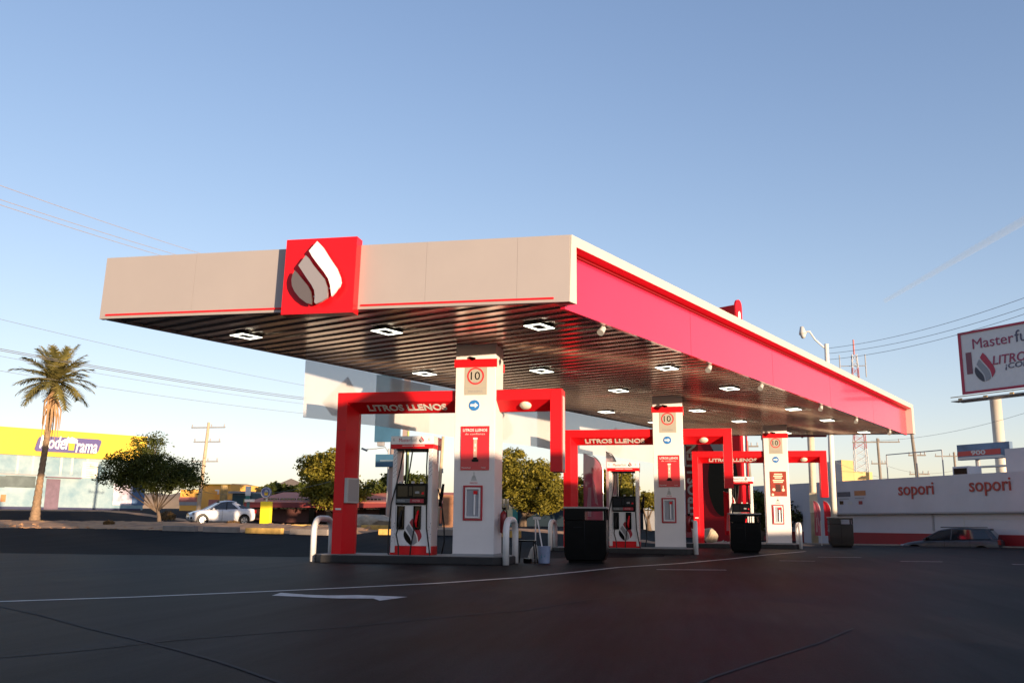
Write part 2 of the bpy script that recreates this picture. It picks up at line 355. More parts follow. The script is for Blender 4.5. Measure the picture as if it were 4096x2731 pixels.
# right side: pale frame around a recessed red panel
SD = .3
def sp(a, off, z): return PR + W*a + N*off + Z1*z
PR2 = PR + X1*.0
b = MB()
b.prism([sp(.07, 0, ZT - .2), sp(ML, 0, ZT - .2), sp(ML, 0, ZT), sp(.083, 0, ZT)], N*-.32)
CB(b, 'side_fascia', mat('pale_frame', (.52, .48, .42), .4, noise=.04))
b = MB(); b.prism([sp(0, 0, ZB), sp(.26, 0, ZB), sp(.26, 0, ZT - .2), sp(.07, 0, ZT - .2)], N*-.32)
CB(b, 'side_post', MATS['pale_frame']); b = MB()
b.prism([sp(ML - .42, 0, ZB), sp(ML, 0, ZB), sp(ML, 0, ZT - .2), sp(ML - .42, 0, ZT - .2)], N*-.32)
CB(b, 'side_post', MATS['pale_frame'])
b = MB(); a = .263; n = 5
for i in range(n):
    a1 = .26 + (ML - .68)*(i + 1)/n; b.prism([sp(a, -.26, ZB - .06), sp(a1 - .008, -.26, ZB - .06), sp(a1 - .008, -.26, ZT - .26), sp(a, -.26, ZT - .26)], N*-.1); a = a1 + .008
CB(b, 'red_side_panel', red_gl)
b = MB(); b.prism([sp(.262, -.005, ZT - .203), sp(ML - .422, -.005, ZT - .203), sp(ML - .422, -.31, ZT - .26), sp(.262, -.31, ZT - .26)], (0, 0, -.004))
CB(b, 'red_soffit', red)
b = MB(); b.prism([sp(.262, -.33, ZT - .29), sp(ML - .422, -.33, ZT - .29), sp(ML - .422, -.2, ZT - .262), sp(.262, -.2, ZT - .262)], (0, 0, -.02)); CB(b, 'painted_shadow', dkred)  # dark red strip stands in for the shadow line under the top lip
# far end fascia
b = MB(); q0, q1 = PL + W*ML, PR + W*ML; b.prism([q0 + Z1*ZB, q1 - X1*.05 + Z1*ZB, q1 - X1*.05 + Z1*ZT, q0 + Z1*ZT], (0, -.12, 0)); CB(b, 'rear_fascia', silver)
b = MB(); b.prism([PL + W*.16 + Z1*(ZB), PL + W*ML + Z1*(ZB), PL + W*ML + Z1*ZT, PL + W*.16 + Z1*ZT], N*.1); CB(b, 'left_fascia', silver)

# banner hanging under the left edge
def cloth_mat(name, col, tl=.5, tr=.15):
    m = bpy.data.materials.new(name); m.use_nodes = True; t = m.node_tree; t.nodes.remove(t.nodes['Principled BSDF']); out = t.nodes['Material Output']
    d = t.nodes.new('ShaderNodeBsdfDiffuse'); l = t.nodes.new('ShaderNodeBsdfTranslucent'); a = t.nodes.new('ShaderNodeBsdfTransparent')
    tc = t.nodes.new('ShaderNodeTexCoord'); n = t.nodes.new('ShaderNodeTexNoise'); n.inputs['Scale'].default_value = 1.5; n.inputs['Detail'].default_value = 5
    t.links.new(tc.outputs['Object'], n.inputs['Vector']); r = t.nodes.new('ShaderNodeValToRGB'); t.links.new(n.outputs['Fac'], r.inputs[0])
    r.color_ramp.elements[0].color = (*[c*.82 for c in col], 1); r.color_ramp.elements[1].color = (*col, 1)
    t.links.new(r.outputs[0], d.inputs[0]); t.links.new(r.outputs[0], l.inputs[0])
    m1 = t.nodes.new('ShaderNodeMixShader'); m1.inputs[0].default_value = tl; m2 = t.nodes.new('ShaderNodeMixShader'); m2.inputs[0].default_value = tr
    t.links.new(d.outputs[0], m1.inputs[1]); t.links.new(l.outputs[0], m1.inputs[2]); t.links.new(m1.outputs[0], m2.inputs[1]); t.links.new(a.outputs[0], m2.inputs[2]); t.links.new(m2.outputs[0], out.inputs[0])
    return m
bcl = cloth_mat('banner_cloth', (.78, .76, .74), .4, .28)
bn = thing('hanging_banner', 'long translucent white banner hanging under the canopy edge behind the red frames', 'banner', (PL + W*5.7)[:])
b = MB(); n = 60; vs = []; fs = []
for i in range(n + 1):
    s = 5.7 + 24.2*i/n; wv = .03*math.sin(s*1.3) + .02*math.sin(s*3.1)
    for z in (3.50 + .02*math.sin(s*.9), 4.2, 4.955): vs.append(PL + W*s + N*(.02 + wv*(4.95 - z)) + Z1*z)
for i in range(n):
    for j in range(2): a = i*3 + j; fs.append((a, a + 3, a + 4, a + 1))
b.add(vs, fs).build('sheet', bcl, bn, world=True, smooth=True)
gc = cloth_mat('banner_print', (.74, .69, .70), .4, .25)
for s in (7.3, 14.6, 22.5):          # large faded drop shapes printed on it
    b = MB(); c = PL + W*s - N*.035; b.add([c + W*x + Z1*z + N*.0 for x, z in [(-.9, 3.95), (-.55, 3.65), (.2, 3.62), (.6, 3.9), (.5, 4.2), (0, 4.75)]], [(0, 1, 2, 3, 4, 5)]); b.build('faded_print', gc, bn, world=True)
pmt = cloth_mat('banner_panel', (.68, .66, .62), .4, .25)
for s in (9.9, 17.6):
    b = MB(); c = PL + W*s - N*.04; b.add([c + W*x + Z1*z for x, z in [(-.9, 3.52), (.9, 3.52), (.9, 4.94), (-.9, 4.94)]], [(0, 1, 2, 3)]); b.build('faded_panel', pmt, bn, world=True)

# drop logo sign on the front fascia
RP = [(0.457, 0.945), (0.549, 0.855), (0.655, 0.705), (0.758, 0.571), (0.813, 0.457), (0.829, 0.388), (0.812, 0.329), (0.786, 0.305), (0.753, 0.255), (0.71, 0.21), (0.699, 0.258), (0.681, 0.353), (0.647, 0.44), (0.574, 0.538), (0.472, 0.654), (0.399, 0.743), (0.349, 0.821)]
MP = [(0.309, 0.763), (0.349, 0.728), (0.418, 0.635), (0.51, 0.532), (0.591, 0.443), (0.636, 0.338), (0.654, 0.252), (0.655, 0.192), (0.568, 0.14), (0.497, 0.118), (0.476, 0.141), (0.479, 0.217), (0.464, 0.295), (0.421, 0.366), (0.349, 0.455), (0.276, 0.552), (0.214, 0.632)]
LP = [(0.167, 0.569), (0.202, 0.539), (0.284, 0.449), (0.366, 0.36), (0.414, 0.281), (0.437, 0.177), (0.437, 0.113), (0.367, 0.133), (0.269, 0.202), (0.187, 0.292), (0.145, 0.371), (0.132, 0.448), (0.144, 0.516)]
def logo(parent, o, u, v, wd, ht, d, mats, world=False, names=('drop_stripe',)*3):
    o, u, v = Vector(o), Vector(u), Vector(v); n = u.cross(v); r = []
    for pts, m in zip((RP, MP, LP), mats):
        b = MB().prism([o + u*(x*wd) + v*(y*ht) for x, y in pts], n*d); r.append(b.build('drop_stripe', m, parent, world=world))
    return r
ls = thing('logo_sign', 'big red square sign with pale striped drop emblem on the canopy front', 'sign', (LX0, YA, ZB - .05))
zt, zb = 6.39, 4.85
b = MB(); b.prism([fx(LX0, zb, .26), fx(LX1, zb, .26), fx(LX1, zt, .26), fx(LX0, zt, .26)], (0, .30, 0)); b.build('sign_box', red, ls, world=True)
vv = (fx(0, zt) - fx(0, zb)); vn = vv.normalized(); o0 = fx(LX0, zb, .26)
logo(ls, o0 - Y1*.12 + X1*.045 - Z1*.03, X1, vn, LX1 - LX0, vv.length, .05, [white_gl, mat('drop_silver', (.22, .21, .225), .3, coat=.3), mat('drop_grey', (.095, .082, .082), .3, coat=.3)], True)
b = MB()
for pts in (RP, MP, LP):
    c = sum(p[0] for p in pts)/len(pts), sum(p[1] for p in pts)/len(pts)
    for k in range(0, len(pts), 3): x, y = pts[k]; x = c[0] + (x - c[0])*.7; y = c[1] + (y - c[1])*.7; b.tube([o0 + X1*x*(LX1 - LX0) + vn*y*vv.length, o0 + X1*x*(LX1 - LX0) + vn*y*vv.length - Y1*.12], .012, 6)
b.build('spacer', steel, ls, world=True)

# ceiling lights, 3 x 6
cl = thing('ceiling_light', '', 'ceiling light', (0, 0, 0), group='lit rectangular canopy lights')
MB().box(-.215, .215, -.285, .285, -.03, 0).build('light_body', mat('lamp_body', (.03, .03, .03), .9, spec=.1), cl)
b = MB()
b.box(-.21, .21, -.28, -.21, -.04, -.031); b.box(-.21, .21, .21, .28, -.04, -.031); b.box(-.21, -.14, -.208, .208, -.04, -.031); b.box(.14, .21, -.208, .208, -.04, -.031)
b.build('light_strip', lamp_e, cl)
colw = ['left row', 'middle row', 'right row']; roww = ['nearest the front fascia', 'second from the front', 'third from the front', 'fourth from the front', 'fifth from the front', 'farthest back']
first = True
for i, s in enumerate((1.38, 4.65, 7.98)):
    for j, t in enumerate((2.2, 8.4, 12.8, 18.8, 22.9, 28.4)):
        p = PL + X1*s + W*t + Z1*(ZC - .034); lb = 'lit rectangular light ring under the canopy, %s, %s' % (colw[i], roww[j])
        if first: cl.location = p; cl.rotation_euler = (0, 0, -TH); cl['label'] = lb; first = False
        else: dup(cl, p, label=lb)
# spotlights under the red side
sl = thing('spotlight', '', 'spotlight', group='small spotlights under the red side panel')
MB().tube([(0, 0, 0), (0, 0, -.1)], .02, 8).build('bracket', lgrey, sl)
MB().tube([(.02, .05, -.10), (-.03, -.07, -.22)], [.06, .075], 12).build('spot_head', lgrey, sl, smooth=True, autos=40)
for j, t in enumerate((2.0, 7.6, 11.4, 17.2, 21.7, 27.0)):
    p = PR + W*t - N*.42 + Z1*(ZC - .03); lb = 'small pale spotlight hanging by the red side panel, %s from the front corner' % ['first', 'second', 'third', 'fourth', 'fifth', 'sixth'][j]
    if j == 0: sl.location = p; sl['label'] = lb
    else: dup(sl, p, label=lb)

# ------------------------------------------------------------------ pump islands (three, along the canopy)
D = Vector((4.107, 9.5035, 0)); O1 = Vector((-5.379, 20.792, .18))     # front left foot of the first column
which = ['nearest', 'middle', 'farthest']
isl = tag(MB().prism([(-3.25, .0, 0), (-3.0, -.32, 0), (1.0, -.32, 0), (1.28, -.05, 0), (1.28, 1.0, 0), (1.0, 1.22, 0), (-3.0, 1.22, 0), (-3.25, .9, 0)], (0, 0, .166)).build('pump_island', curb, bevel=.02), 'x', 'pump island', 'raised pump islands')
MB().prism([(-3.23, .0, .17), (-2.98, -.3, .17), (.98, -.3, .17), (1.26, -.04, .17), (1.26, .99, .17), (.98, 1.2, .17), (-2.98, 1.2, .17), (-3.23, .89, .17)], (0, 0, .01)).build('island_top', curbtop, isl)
isl.location = (O1.x, O1.y, 0)
# column
CW, CD = .947, .863
def column(o, third=False, label=''):
    c = thing('canopy_column', label, 'column', o, group='white canopy columns')
    MB().box(0, CW, 0, CD, 0, 4.815).build('shaft', white, c, bevel=.008)
    MB().box(-.012, CW + .012, -.012, CD + .012, 0, .05).build('base_trim', grey, c)
    MB().box(-.03, CW + .03, -.03, .02, 4.265, 4.455).build('red_band', red, c, bevel=.004)
    MB().box(-.03, CW + .03, CD - .02, CD + .03, 4.265, 4.455).build('red_band', red, c, bevel=.004)
    s = MB().box(.215, .745, -.008, -.001, 3.62, 4.31).build('speed_sign', mat('sign_plate', (.36, .34, .29), .5), c)
    MB().ring((.475, -.010, 4.06), X1, Z1, .165, .2, .004, mi=0).build('sign_ring', mat('sign_red', (.6, .02, .03), .5), s)
    text('sign_number', '10', black, s, (.36, -.009, 3.97), X1, Z1, .22, .19, .002)
    text('sign_lettering', 'km/h', grey, s, (.43, -.009, 3.90), X1, Z1, .09, .03, .002)
    text('sign_lettering', 'MAXIMA', grey, s, (.31, -.009, 3.67), X1, Z1, .34, .065, .002)
    MB().box(.215, .745, -.0092, -.008, 3.775, 3.782).build('sign_rule', grey, s)
    a = MB().disc((.455, -.001, 3.38), (0, -1, 0), .125, .012).build('arrow_sign', blue, c)
    MB().prism([(.455 + x*.09, -.014, 3.38 + z*.09) for x, z in [(-1, -.28), (.15, -.28), (.15, -.7), (1, 0), (.15, .7), (.15, .28), (-1, .28)]], (0, -.003, 0)).build('arrow', white_gl, a)
    if not third:
        p = MB().box(.155, .82, -.02, -.001, 1.90, 2.90).build('poster', mat('poster_red', (.55, .012, .02), .35, coat=.3), c)
        text('poster_lettering', 'LITROS LLENOS', white, p, (.20, -.0205, 2.775), X1, Z1, .57, .065, .002, bold=.02)
        text('poster_lettering', 'de confianza', mat('pale_pink', (.7, .45, .42), .5), p, (.25, -.0205, 2.70), X1, Z1, .47, .045, .002)
        tb = MB(); tb.box(.455, .535, -.026, -.0205, 2.15, 2.60); tb.build('printed_tube', mat('tube_tan', (.72, .38, .3), .4), p)
        MB().box(.445, .545, -.028, -.0205, 2.595, 2.635).box(.47, .50, -.028, -.026, 2.33, 2.37).box(.48, .51, -.028, -.026, 2.43, 2.5).build('tube_top', white, p)
        MB().box(.42, .57, -.028, -.0205, 2.09, 2.15).box(.45, .54, -.028, -.0205, 2.15, 2.19).build('tube_foot', black, p)
        text('poster_lettering', 'Masterfuel', white, p, (.18, -.0205, 1.94), X1, Z1, .21, .035, .002)
        text('poster_lettering', 'Master', white, p, (.64, -.0205, 1.945), X1, Z1, .11, .025, .002)
    else:
        p = MB().box(.20, .84, -.02, -.001, 1.90, 2.90).build('poster', mat('poster_brown', (.30, .035, .018), .45, noise=.3, nscale=5), c)
        cr = mat('poster_cream', (.75, .66, .5), .5); b2 = MB()
        for z, x0, x1 in [(2.79, .36, .68), (2.71, .33, .70), (2.64, .38, .66), (2.54, .30, .74), (2.47, .33, .70)]: b2.box(x0, x1, -.024, -.0205, z - .025, z + .025)
        b2.disc((.70, -.0205, 2.15), (0, -1, 0), .06, .004, 16); b2.box(.68, .72, -.0245, -.0205, 2.2, 2.33); b2.disc((.28, -.0205, 1.97), (0, -1, 0), .05, .004, 14); b2.disc((.33, -.0205, 2.17), (0, -1, 0), .06, .004, 16)
        b2.build('poster_print', cr, p); MB().box(.40, .60, -.024, -.0205, 2.08, 2.38).build('poster_picture', mat('poster_dark', (.07, .02, .015), .5, noise=.6, nscale=14), p)
    q = MB(); q.disc((.47, -.001, 1.76), (0, -1, 0), .035, .004, 14); q.prism([(.40, -.001, 1.66), (.54, -.001, 1.66), (.51, -.001, 1.76), (.43, -.001, 1.76)], (0, -.004, 0)); q.box(.455, .485, -.005, -.001, 1.80, 1.86)
    q.build('sticker', lgrey, c); text('sticker_lettering', 'MASTER', MATS['sign_red'], c, (.38, -.006, 1.60), X1, Z1, .18, .03, .002)
    rm = mat('frame_red', (.42, .02, .03), .45); f = MB()
    f.box(.23, .27, -.03, -.001, .78, 1.56); f.box(.64, .68, -.03, -.001, .78, 1.56); f.box(.27, .64, -.03, -.001, 1.52, 1.56); f.box(.27, .64, -.03, -.001, .78, .82)
    f = f.build('display_frame', rm, c, bevel=.004)
    g = MB(); g.box(.285, .315, -.05, -.001, .835, 1.505); g.box(.595, .625, -.05, -.001, .835, 1.505); g.box(.315, .595, -.05, -.001, 1.47, 1.505); g.box(.315, .595, -.05, -.001, .835, .87); g.build('inner_frame', white_gl, f, bevel=.004)
    MB().box(.315, .595, -.010, -.001, .87, 1.47).build('display_back', mat('niche_grey', (.33, .34, .38), .5), f)
    MB().tube([(.50, -.035, .90), (.50, -.035, 1.36)], .022, 10).build('measuring_tube', white_gl, f); MB().box(.47, .56, -.04, -.012, 1.36, 1.44).build('tube_label', red, f)
    MB().box(.35, .39, -.06, -.02, 4.46, 4.50).tube([(.33, -.03, 4.49), (.47, -.10, 4.45)], .03, 10).build('camera', black, c)
    return c
c1 = column(O1, label='white canopy column with red poster and round 10 sign, on the nearest pump island')
# gantry
def gantry(o, label, box=False):
    g = thing('gantry', label, 'frame', o, group='red frames over the pump islands')
    f = .10; bk = .62; T = 3.745; S0 = 3.505; S1 = 3.285; ch = .40
    xl0, xl1, xl2 = -2.915, -2.675, -2.50
    # left arm with leg: front band, sloping inner faces, back
    b = MB()
    b.prism([(xl0, f, 0.0), (xl1, f, 0), (xl2, f + ch, 0), (xl2, bk, 0), (xl0, bk, 0)], (0, 0, .001))
    P = lambda x, y, z: (x, y, z)
    b.v = []; b.f = []; b.m = []
    # leg
    b.add([P(xl0, f, 0), P(xl1, f, 0), P(xl2, f + ch, 0), P(xl2, bk, 0), P(xl0, bk, 0), P(xl0, f, T), P(xl1, f, S0), P(xl2, f + ch, S1), P(xl2, bk, S1), P(xl0, bk, T), P(-.0, f, T), P(0, f, S0), P(0, f + ch, S1), P(0, bk, S1), P(0, bk, T)],
          [(0, 1, 6, 5), (1, 2, 7, 6), (2, 3, 8, 7), (3, 4, 9, 8), (4, 0, 5, 9), (4, 3, 2, 1, 0), (5, 6, 11, 10), (6, 7, 12, 11), (7, 8, 13, 12), (8, 9, 14, 13), (5, 10, 14, 9), (10, 11, 12, 13, 14)])
    la = b.build('left_arm', red, g, bevel=.006)
    # seams across the leg
    e = MB()
    for z in (.95, 1.9, 2.85): e.box(xl0 + .01, xl1 - .01, f - .002, f, z, z + .006)
    e.build('panel_seam', dkred, la)
    un = (Vector((0, ch, S1 - S0))).normalized(); vt = -un
    text('lettering', 'LITROS LLENOS', mat('letter_white', (.8, .78, .72), .5), g, Vector((-2.22, f, S0)) + un*.36 - Vector((0, .008, 0)), X1, vt, 1.94, .25, .006, bold=.03)
    r = MB(); x0, xi, xr = CW, 2.20, 2.475
    r.add([P(x0, f, T), P(x0, f, S0), P(x0, f + ch, S1), P(x0, bk, S1), P(x0, bk, T), P(xi, f, T), P(xi, f, S0), P(xi, f + ch, S1), P(xi, bk, S1), P(xi, bk, T)],
          [(0, 1, 6, 5), (1, 2, 7, 6), (2, 3, 8, 7), (3, 4, 9, 8), (4, 0, 5, 9), (0, 4, 3, 2, 1), (5, 6, 7, 8, 9)])
    r.build('right_arm', red, g); MB().box(xi + .001, xr, f, bk, 1.87, T).build('drop_leg', red, g, bevel=.006)
    MB().box(xr, xr + .004, f + .12, bk - .08, 1.93, 3.6).build('side_sheet', lgrey, g)
    c = Vector((1.60, f, S0)) + un*.21; n = Vector((0, un.z, -un.y)).normalized(); n = n if n.y < 0 else -n
    MB().tube([c, c + n*.02, c + n*.05, c + n*.075], [.135, .135, .11, .05], 24).build('lamp', mat('lamp_dome', (.72, .66, .55), .4), g, smooth=True, autos=50)
    if box:
        q = MB(); u2 = Vector((xl2 - xl1, ch, 0)).normalized(); nn = Vector((u2.y, -u2.x, 0))
        cc = Vector(((xl1 + xl2)/2, f + ch/2, 1.45)); q.obox(cc + nn*.05, u2, .2, Z1, .29, nn, .05); bx = q.build('control_box', lgrey, g, bevel=.01)
        MB().obox(cc + nn*.102, u2, .165, Z1, .255, nn, .003).build('box_panel', mat('box_panel', (.36, .33, .33), .5), bx)
    MB().box(xl0 + .06, xl0 + .2, f - .012, f, 1.0, 1.04).build('tag_plate', white, g)
    return g
g1 = gantry(O1, 'tall red LITROS LLENOS frame over the nearest pump island, partly shaded', True)
# pump
def pump(o, label):
    p = thing('fuel_pump', label, 'fuel pump', o, group='fuel pumps on the islands')
    d = .55
    MB().box(.03, 1.02, .03, d - .03, .0, .20).build('plinth', red, p, bevel=.01)
    b = MB(); b.box(.08, .98, .02, d - .02, .2, 1.12); b.build('body', white_gl, p, bevel=.01)
    for x in (.05, .905):
        q = MB().box(x, x + .10, .0, d, .05, 2.42).build('post', white, p, bevel=.008)
        s = MB()
        rr = random.Random(3)
        for k in range(26): z = .3 + k*.08 if k < 6 else 1.75 + (k - 6)*.032; xx = x + .02 + .03*(k % 3); s.box(xx, xx + .018, -.0015, 0, z, z + .018)
        s.build('dot_pattern', mat('dot_grey', (.30, .22, .24), .5), q)
    h = MB().box(.155, .9, -.04, d + .04, 1.13, 1.61).build('pump_head', black, p, bevel=.012)
    MB().box(.20, .44, -.047, -.04, 1.31, 1.55).box(.47, .55, -.047, -.04, 1.33, 1.54).box(.57, .86, -.047, -.04, 1.31, 1.55).build('display', bgloss, h)
    MB().box(.62, .72, -.05, -.047, 1.38, 1.43).build('keypad', grey, h); MB().box(.78, .83, -.05, -.047, 1.36, 1.41).build('stop_button', red, h)
    MB().box(.17, .50, -.048, -.04, 1.17, 1.26).build('grade_label', mat('label_slate', (.10, .11, .12), .4), h)
    MB().box(.50, .83, -.048, -.04, 1.17, 1.26).build('grade_label', mat('label_red', (.32, .015, .03), .4), h)
    text('grade_lettering', 'MAGNA', lgrey, h, (.2, -.049, 1.195), X1, Z1, .18, .04, .002); text('grade_lettering', 'MASTER', mat('pale_pink', (.7, .45, .42), .5), h, (.56, -.049, 1.195), X1, Z1, .18, .04, .002)
    MB().box(.22, .29, -.03, .05, 1.61, 1.65).box(.52, .58, -.03, .05, 1.61, 1.66).box(.73, .79, -.03, .05, 1.61, 1.65).build('top_knob', lgrey, h)
    for x in (.19, .585):
        n = MB(); n.box(x, x + .02, -.035, .02, .57, 1.10); n.box(x + .155, x + .175, -.035, .02, .57, 1.10); n.box(x + .02, x + .155, -.035, .02, 1.08, 1.10); n.box(x + .02, x + .155, -.035, .02, .57, .60)
        n = n.build('nozzle_boot', black, p, bevel=.006); MB().box(x + .02, x + .155, .004, .019, .6, 1.08).build('boot_recess', bgloss, n)
        MB().tube([(x + .11, -.02, 1.0), (x + .085, -.035, .86), (x + .07, -.06, .74), (x + .085, -.05, .62)], [.02, .03, .03, .02], 8).build('nozzle', red if x > .4 else rubber, n, smooth=True)
    logo(p, (.27, .019, .14), X1, Z1, .62, .72, .006, [mat('drop_red', (.36, .012, .025), .4), grey, black])
    cap = MB().box(.0, 1.03, -.05, d + .10, 2.51, 2.70).build('cap', white_gl, p, bevel=.008)
    MB().box(.004, 1.026, -.046, d + .096, 2.41, 2.51).build('cap_band', red, cap); MB().box(.12, .9, .0, d, 2.37, 2.41).build('cap_underside', black, cap)
    text('cap_lettering', 'Master', mat('letter_red', (.45, .02, .05), .4), cap, (.20, -.051, 2.565), X1, Z1, .27, .085, .003)
    text('cap_lettering', 'fuel', grey, cap, (.475, -.051, 2.565), X1, Z1, .15, .095, .003, bold=.004)
    text('pump_number', '6', grey, cap, (.05, -.051, 2.585), X1, Z1, .045, .07, .003); text('pump_number', '6', grey, cap, (.90, -.051, 2.585), X1, Z1, .045, .07, .003)
    for q in logo(cap, (.66, -.0505, 2.53), X1, Z1, .17, .165, .004, [MATS['letter_red'], grey, black]): pass
    MB().box(.28, .54, -.0475, -.046, 2.465, 2.485).box(.56, .82, -.0475, -.046, 2.465, 2.485).build('cap_stripe', mat('pale_pink', (.7, .45, .42), .5), cap)
    hoses = [[(.22, .25, 2.4), (.21, .1, 2.0), (.16, .0, 1.62), (.06, -.06, 1.15), (.02, -.08, .5), (.03, -.1, .05), (.1, -.14, -.05)],
             [(.3, .25, 2.4), (.32, .15, 1.62)], [(.46, .2, 2.4), (.42, .16, 2.0), (.36, .16, 1.62)], [(.82, .2, 2.4), (.82, .16, 2.0), (.84, .14, 1.62)],
             [(.24, -.05, .62), (.21, -.09, .45), (.27, -.1, .22), (.29, -.13, 0), (.24, -.2, -.12), (.16, -.2, -.14)],
             [(.63, -.05, .62), (.6, -.09, .4), (.57, -.1, .2), (.56, -.12, .0)],
             [(.9, -.05, 1.12), (.92, -.08, .6), (.99, -.1, .2), (1.03, -.14, .0), (.95, -.22, -.13), (.75, -.22, -.14)],
             [(1.02, .5, 1.5), (1.12, .45, 1.15), (1.2, .4, .7), (1.22, .4, .3), (1.16, .4, .02)]]
    for k in hoses: MB().tube(k, .017, 8).build('hose', rubber, p, smooth=True)
    MB().tube([(1.06, .5, 1.1), (1.1, .5, 1.35), (1.14, .5, 1.62)], [.03, .045, .03], 8).build('side_nozzle', black, p, smooth=True)
    return p
p1 = pump(O1 + Vector((-1.56, .16, 0)), 'white and red fuel pump with black hoses under the nearest red frame')
# hoops
hm = mat('hoop_white', (.74, .73, .72), .35, noise=.1, nscale=5)
def hoop(loc, label, ln=1.1):
    h = MB(); r = .32; P = [(0, 0, 0), (0, 0, .98 - r)]
    P += [(0, r - r*math.cos(a), .98 - r + r*math.sin(a)) for a in [math.pi/2*k/6 for k in range(1, 7)]]
    P += [(0, ln - r + r*math.sin(a), .98 - r + r*math.cos(a)) for a in [math.pi/2*k/6 for k in range(0, 7)]] + [(0, ln, 0)]
    h.tube(P, .072, 14); o = h.build('guard_hoop', hm, smooth=True); tag(o, label, 'guard rail', 'white steel guard hoops'); o.location = loc
    return o
H0 = [(-8.72, 20.85, 0), (-4.12, 20.62, 0)]
ends = ['left', 'right']
hp = None
for k in range(3):
    for e in (0, 1):
        lc = Vector(H0[e]) + D*k; lb = 'white steel guard hoop at the %s end of the %s pump island' % (ends[e], which[k])
        if hp is None: hp = hoop(lc, lb)
        else: q = hp.copy(); C.objects.link(q); q.location = lc; q['label'] = lb
# copies of island, frame, pump for the two islands behind; columns
isl['label'] = 'low dark concrete island under the nearest pump and column'
for k in (1, 2):
    dup(isl, Vector((O1.x, O1.y, 0)) + D*k, label='low dark concrete island under the %s pump and column' % which[k])
    g = dup(g1, O1 + D*k, label='tall red LITROS LLENOS frame over the %s pump island, %s' % (which[k], 'sunlit' if k == 1 else 'partly hidden'))
    for c in kids(g):
        if c.name.startswith('control_box'):
            for q in kids(c): bpy.data.objects.remove(q)
            bpy.data.objects.remove(c)
    dup(p1, p1.location + D*k + Vector((.06, 0, 0)), label='white and red fuel pump under the %s red frame, %s' % (which[k], 'beside the feather flags' if k == 1 else 'half hidden by a black cabinet'))
c2 = dup(c1, O1 + D, label='white canopy column with red poster on the middle pump island')
c3 = column(O1 + D*2, True, 'white canopy column with brown food poster, on the farthest island')
# fire extinguishers
def ext(loc, label):
    t = thing('fire_extinguisher', label, 'fire extinguisher', loc, group='fire extinguishers hung on the columns')
    MB().tube([(0, 0, 0), (0, 0, .02), (0, 0, .42), (0, 0, .47), (0, 0, .5)], [.06, .085, .085, .06, .025], 16).build('cylinder', mat('ext_red', (.22, .008, .01), .3), t, smooth=True)
    MB().tube([(0, 0, .5), (0, 0, .56)], .02, 8).box(-.04, .06, -.012, .012, .55, .58).build('valve', black, t)
    MB().tube([(.02, -.02, .55), (.08, -.05, .5), (.09, -.06, .3), (.085, -.05, .15)], .012, 6).build('hose', black, t); return t
e1 = ext(O1 + Vector((CW + .12, .5, .5)), 'dark red fire extinguisher on the side of the nearest column')
dup(e1, e1.location + D + Vector((-.02, -.05, 0)), label='dark fire extinguisher on the side of the middle column')

# ------------------------------------------------------------------ black cabinets
def cabinet(loc, label, rz=0, body=None):
    t = thing('litter_cabinet', label, 'bin', loc, rz, 'black cabinets standing beside the islands')
    m = body or black; h = 1.26; x = .5; d = .3
    b = MB(); b.prism([(-x, -d, .22), (-x + .06, -d, .06), (x - .06, -d, .06), (x, -d, .22), (x, -d, 1.0), (-x, -d, 1.0)], (0, 2*d, 0)); b.build('body', m, t, bevel=.02)
    MB().box(-x, .0, -d, d, 1.002, h).build('upper_panel', m, t)
    MB().box(x - .06, x, -d, -d + .06, 1.002, h).build('corner_post', m, t); MB().box(x - .06, x, d - .06, d, 1.002, h).build('corner_post', m, t)
    b = MB(); b.box(.0, x - .06, -d, -d + .02, 1.2, h); b.build('lintel', m, t)
    MB().box(-x - .02, x + .02, -d - .02, d + .02, h + .001, h + .045).build('lid', mat('lid_grey', (.30, .29, .28), .35), t, bevel=.01)
    MB().box(-x + .1, x - .1, -d + .05, d - .05, 0, .06).build('foot', black, t)
    MB().box(-x + .22, -.08, -d - .004, -d, .82, .835).box(-x + .22, -.08, -d - .004, -d, .36, .375).box(-.02, .0, -d - .005, -d, .15, .98).build('door_seam', bgloss, t)
    return t
cabinet((-2.58, 22.75, 0), 'plain black cabinet with an open slot, right of the nearest island')
cabinet((1.62, 32.9, 0), 'black cabinet with pale lid in front of the farthest pump')
brn = mat('brown_gloss', (.014, .009, .005), .12, noise=.4, nscale=3, coat=.6)
cabinet((6.25, 43.9, 0), 'glossy brown black cabinet with sunlit lid, rightmost under the canopy', 0, brn)

# ------------------------------------------------------------------ stool, bucket, mop
st = thing('step_stool', 'low black metal stool standing by the nearest guard hoop', 'stool', (-3.88, 21.95, 0))
MB().box(-.2, .2, -.16, .16, .49, .52).build('seat', black, st, bevel=.01)
for sx in (-1, 1):
    for sy in (-1, 1): MB().tube([(sx*.17, sy*.12, .49), (sx*.22, sy*.17, 0)], .014, 8).build('leg', black, st)
tag(MB().box(-.09, .09, -.09, .09, 0, .1).build('small_box', black, bevel=.01), 'small black box lying under the stool', 'box').location = (-3.87, 21.97, .005)
bk = thing('bucket', 'pale blue paint bucket with teal mark, beside the stool', 'bucket', (-3.49, 22.0, 0))
bm_ = mat('bucket_blue', (.22, .27, .40), .45, noise=.25, nscale=6)
MB().tube([(0, 0, 0), (0, 0, .38)], [.13, .155], 24).build('pail', bm_, bk, smooth=True, autos=40)
MB().ring((0, 0, .37), X1, Y1, .15, .168, .02, 24).build('rim', bm_, bk)
MB().add([(-.145*math.cos(a), -.145*math.sin(a), z) for a, z in [(1.2, .12), (1.9, .15), (1.9, .24), (1.3, .22)]], [(0, 1, 2, 3)]).build('painted_mark', mat('teal_mark', (.02, .18, .22), .5), bk)
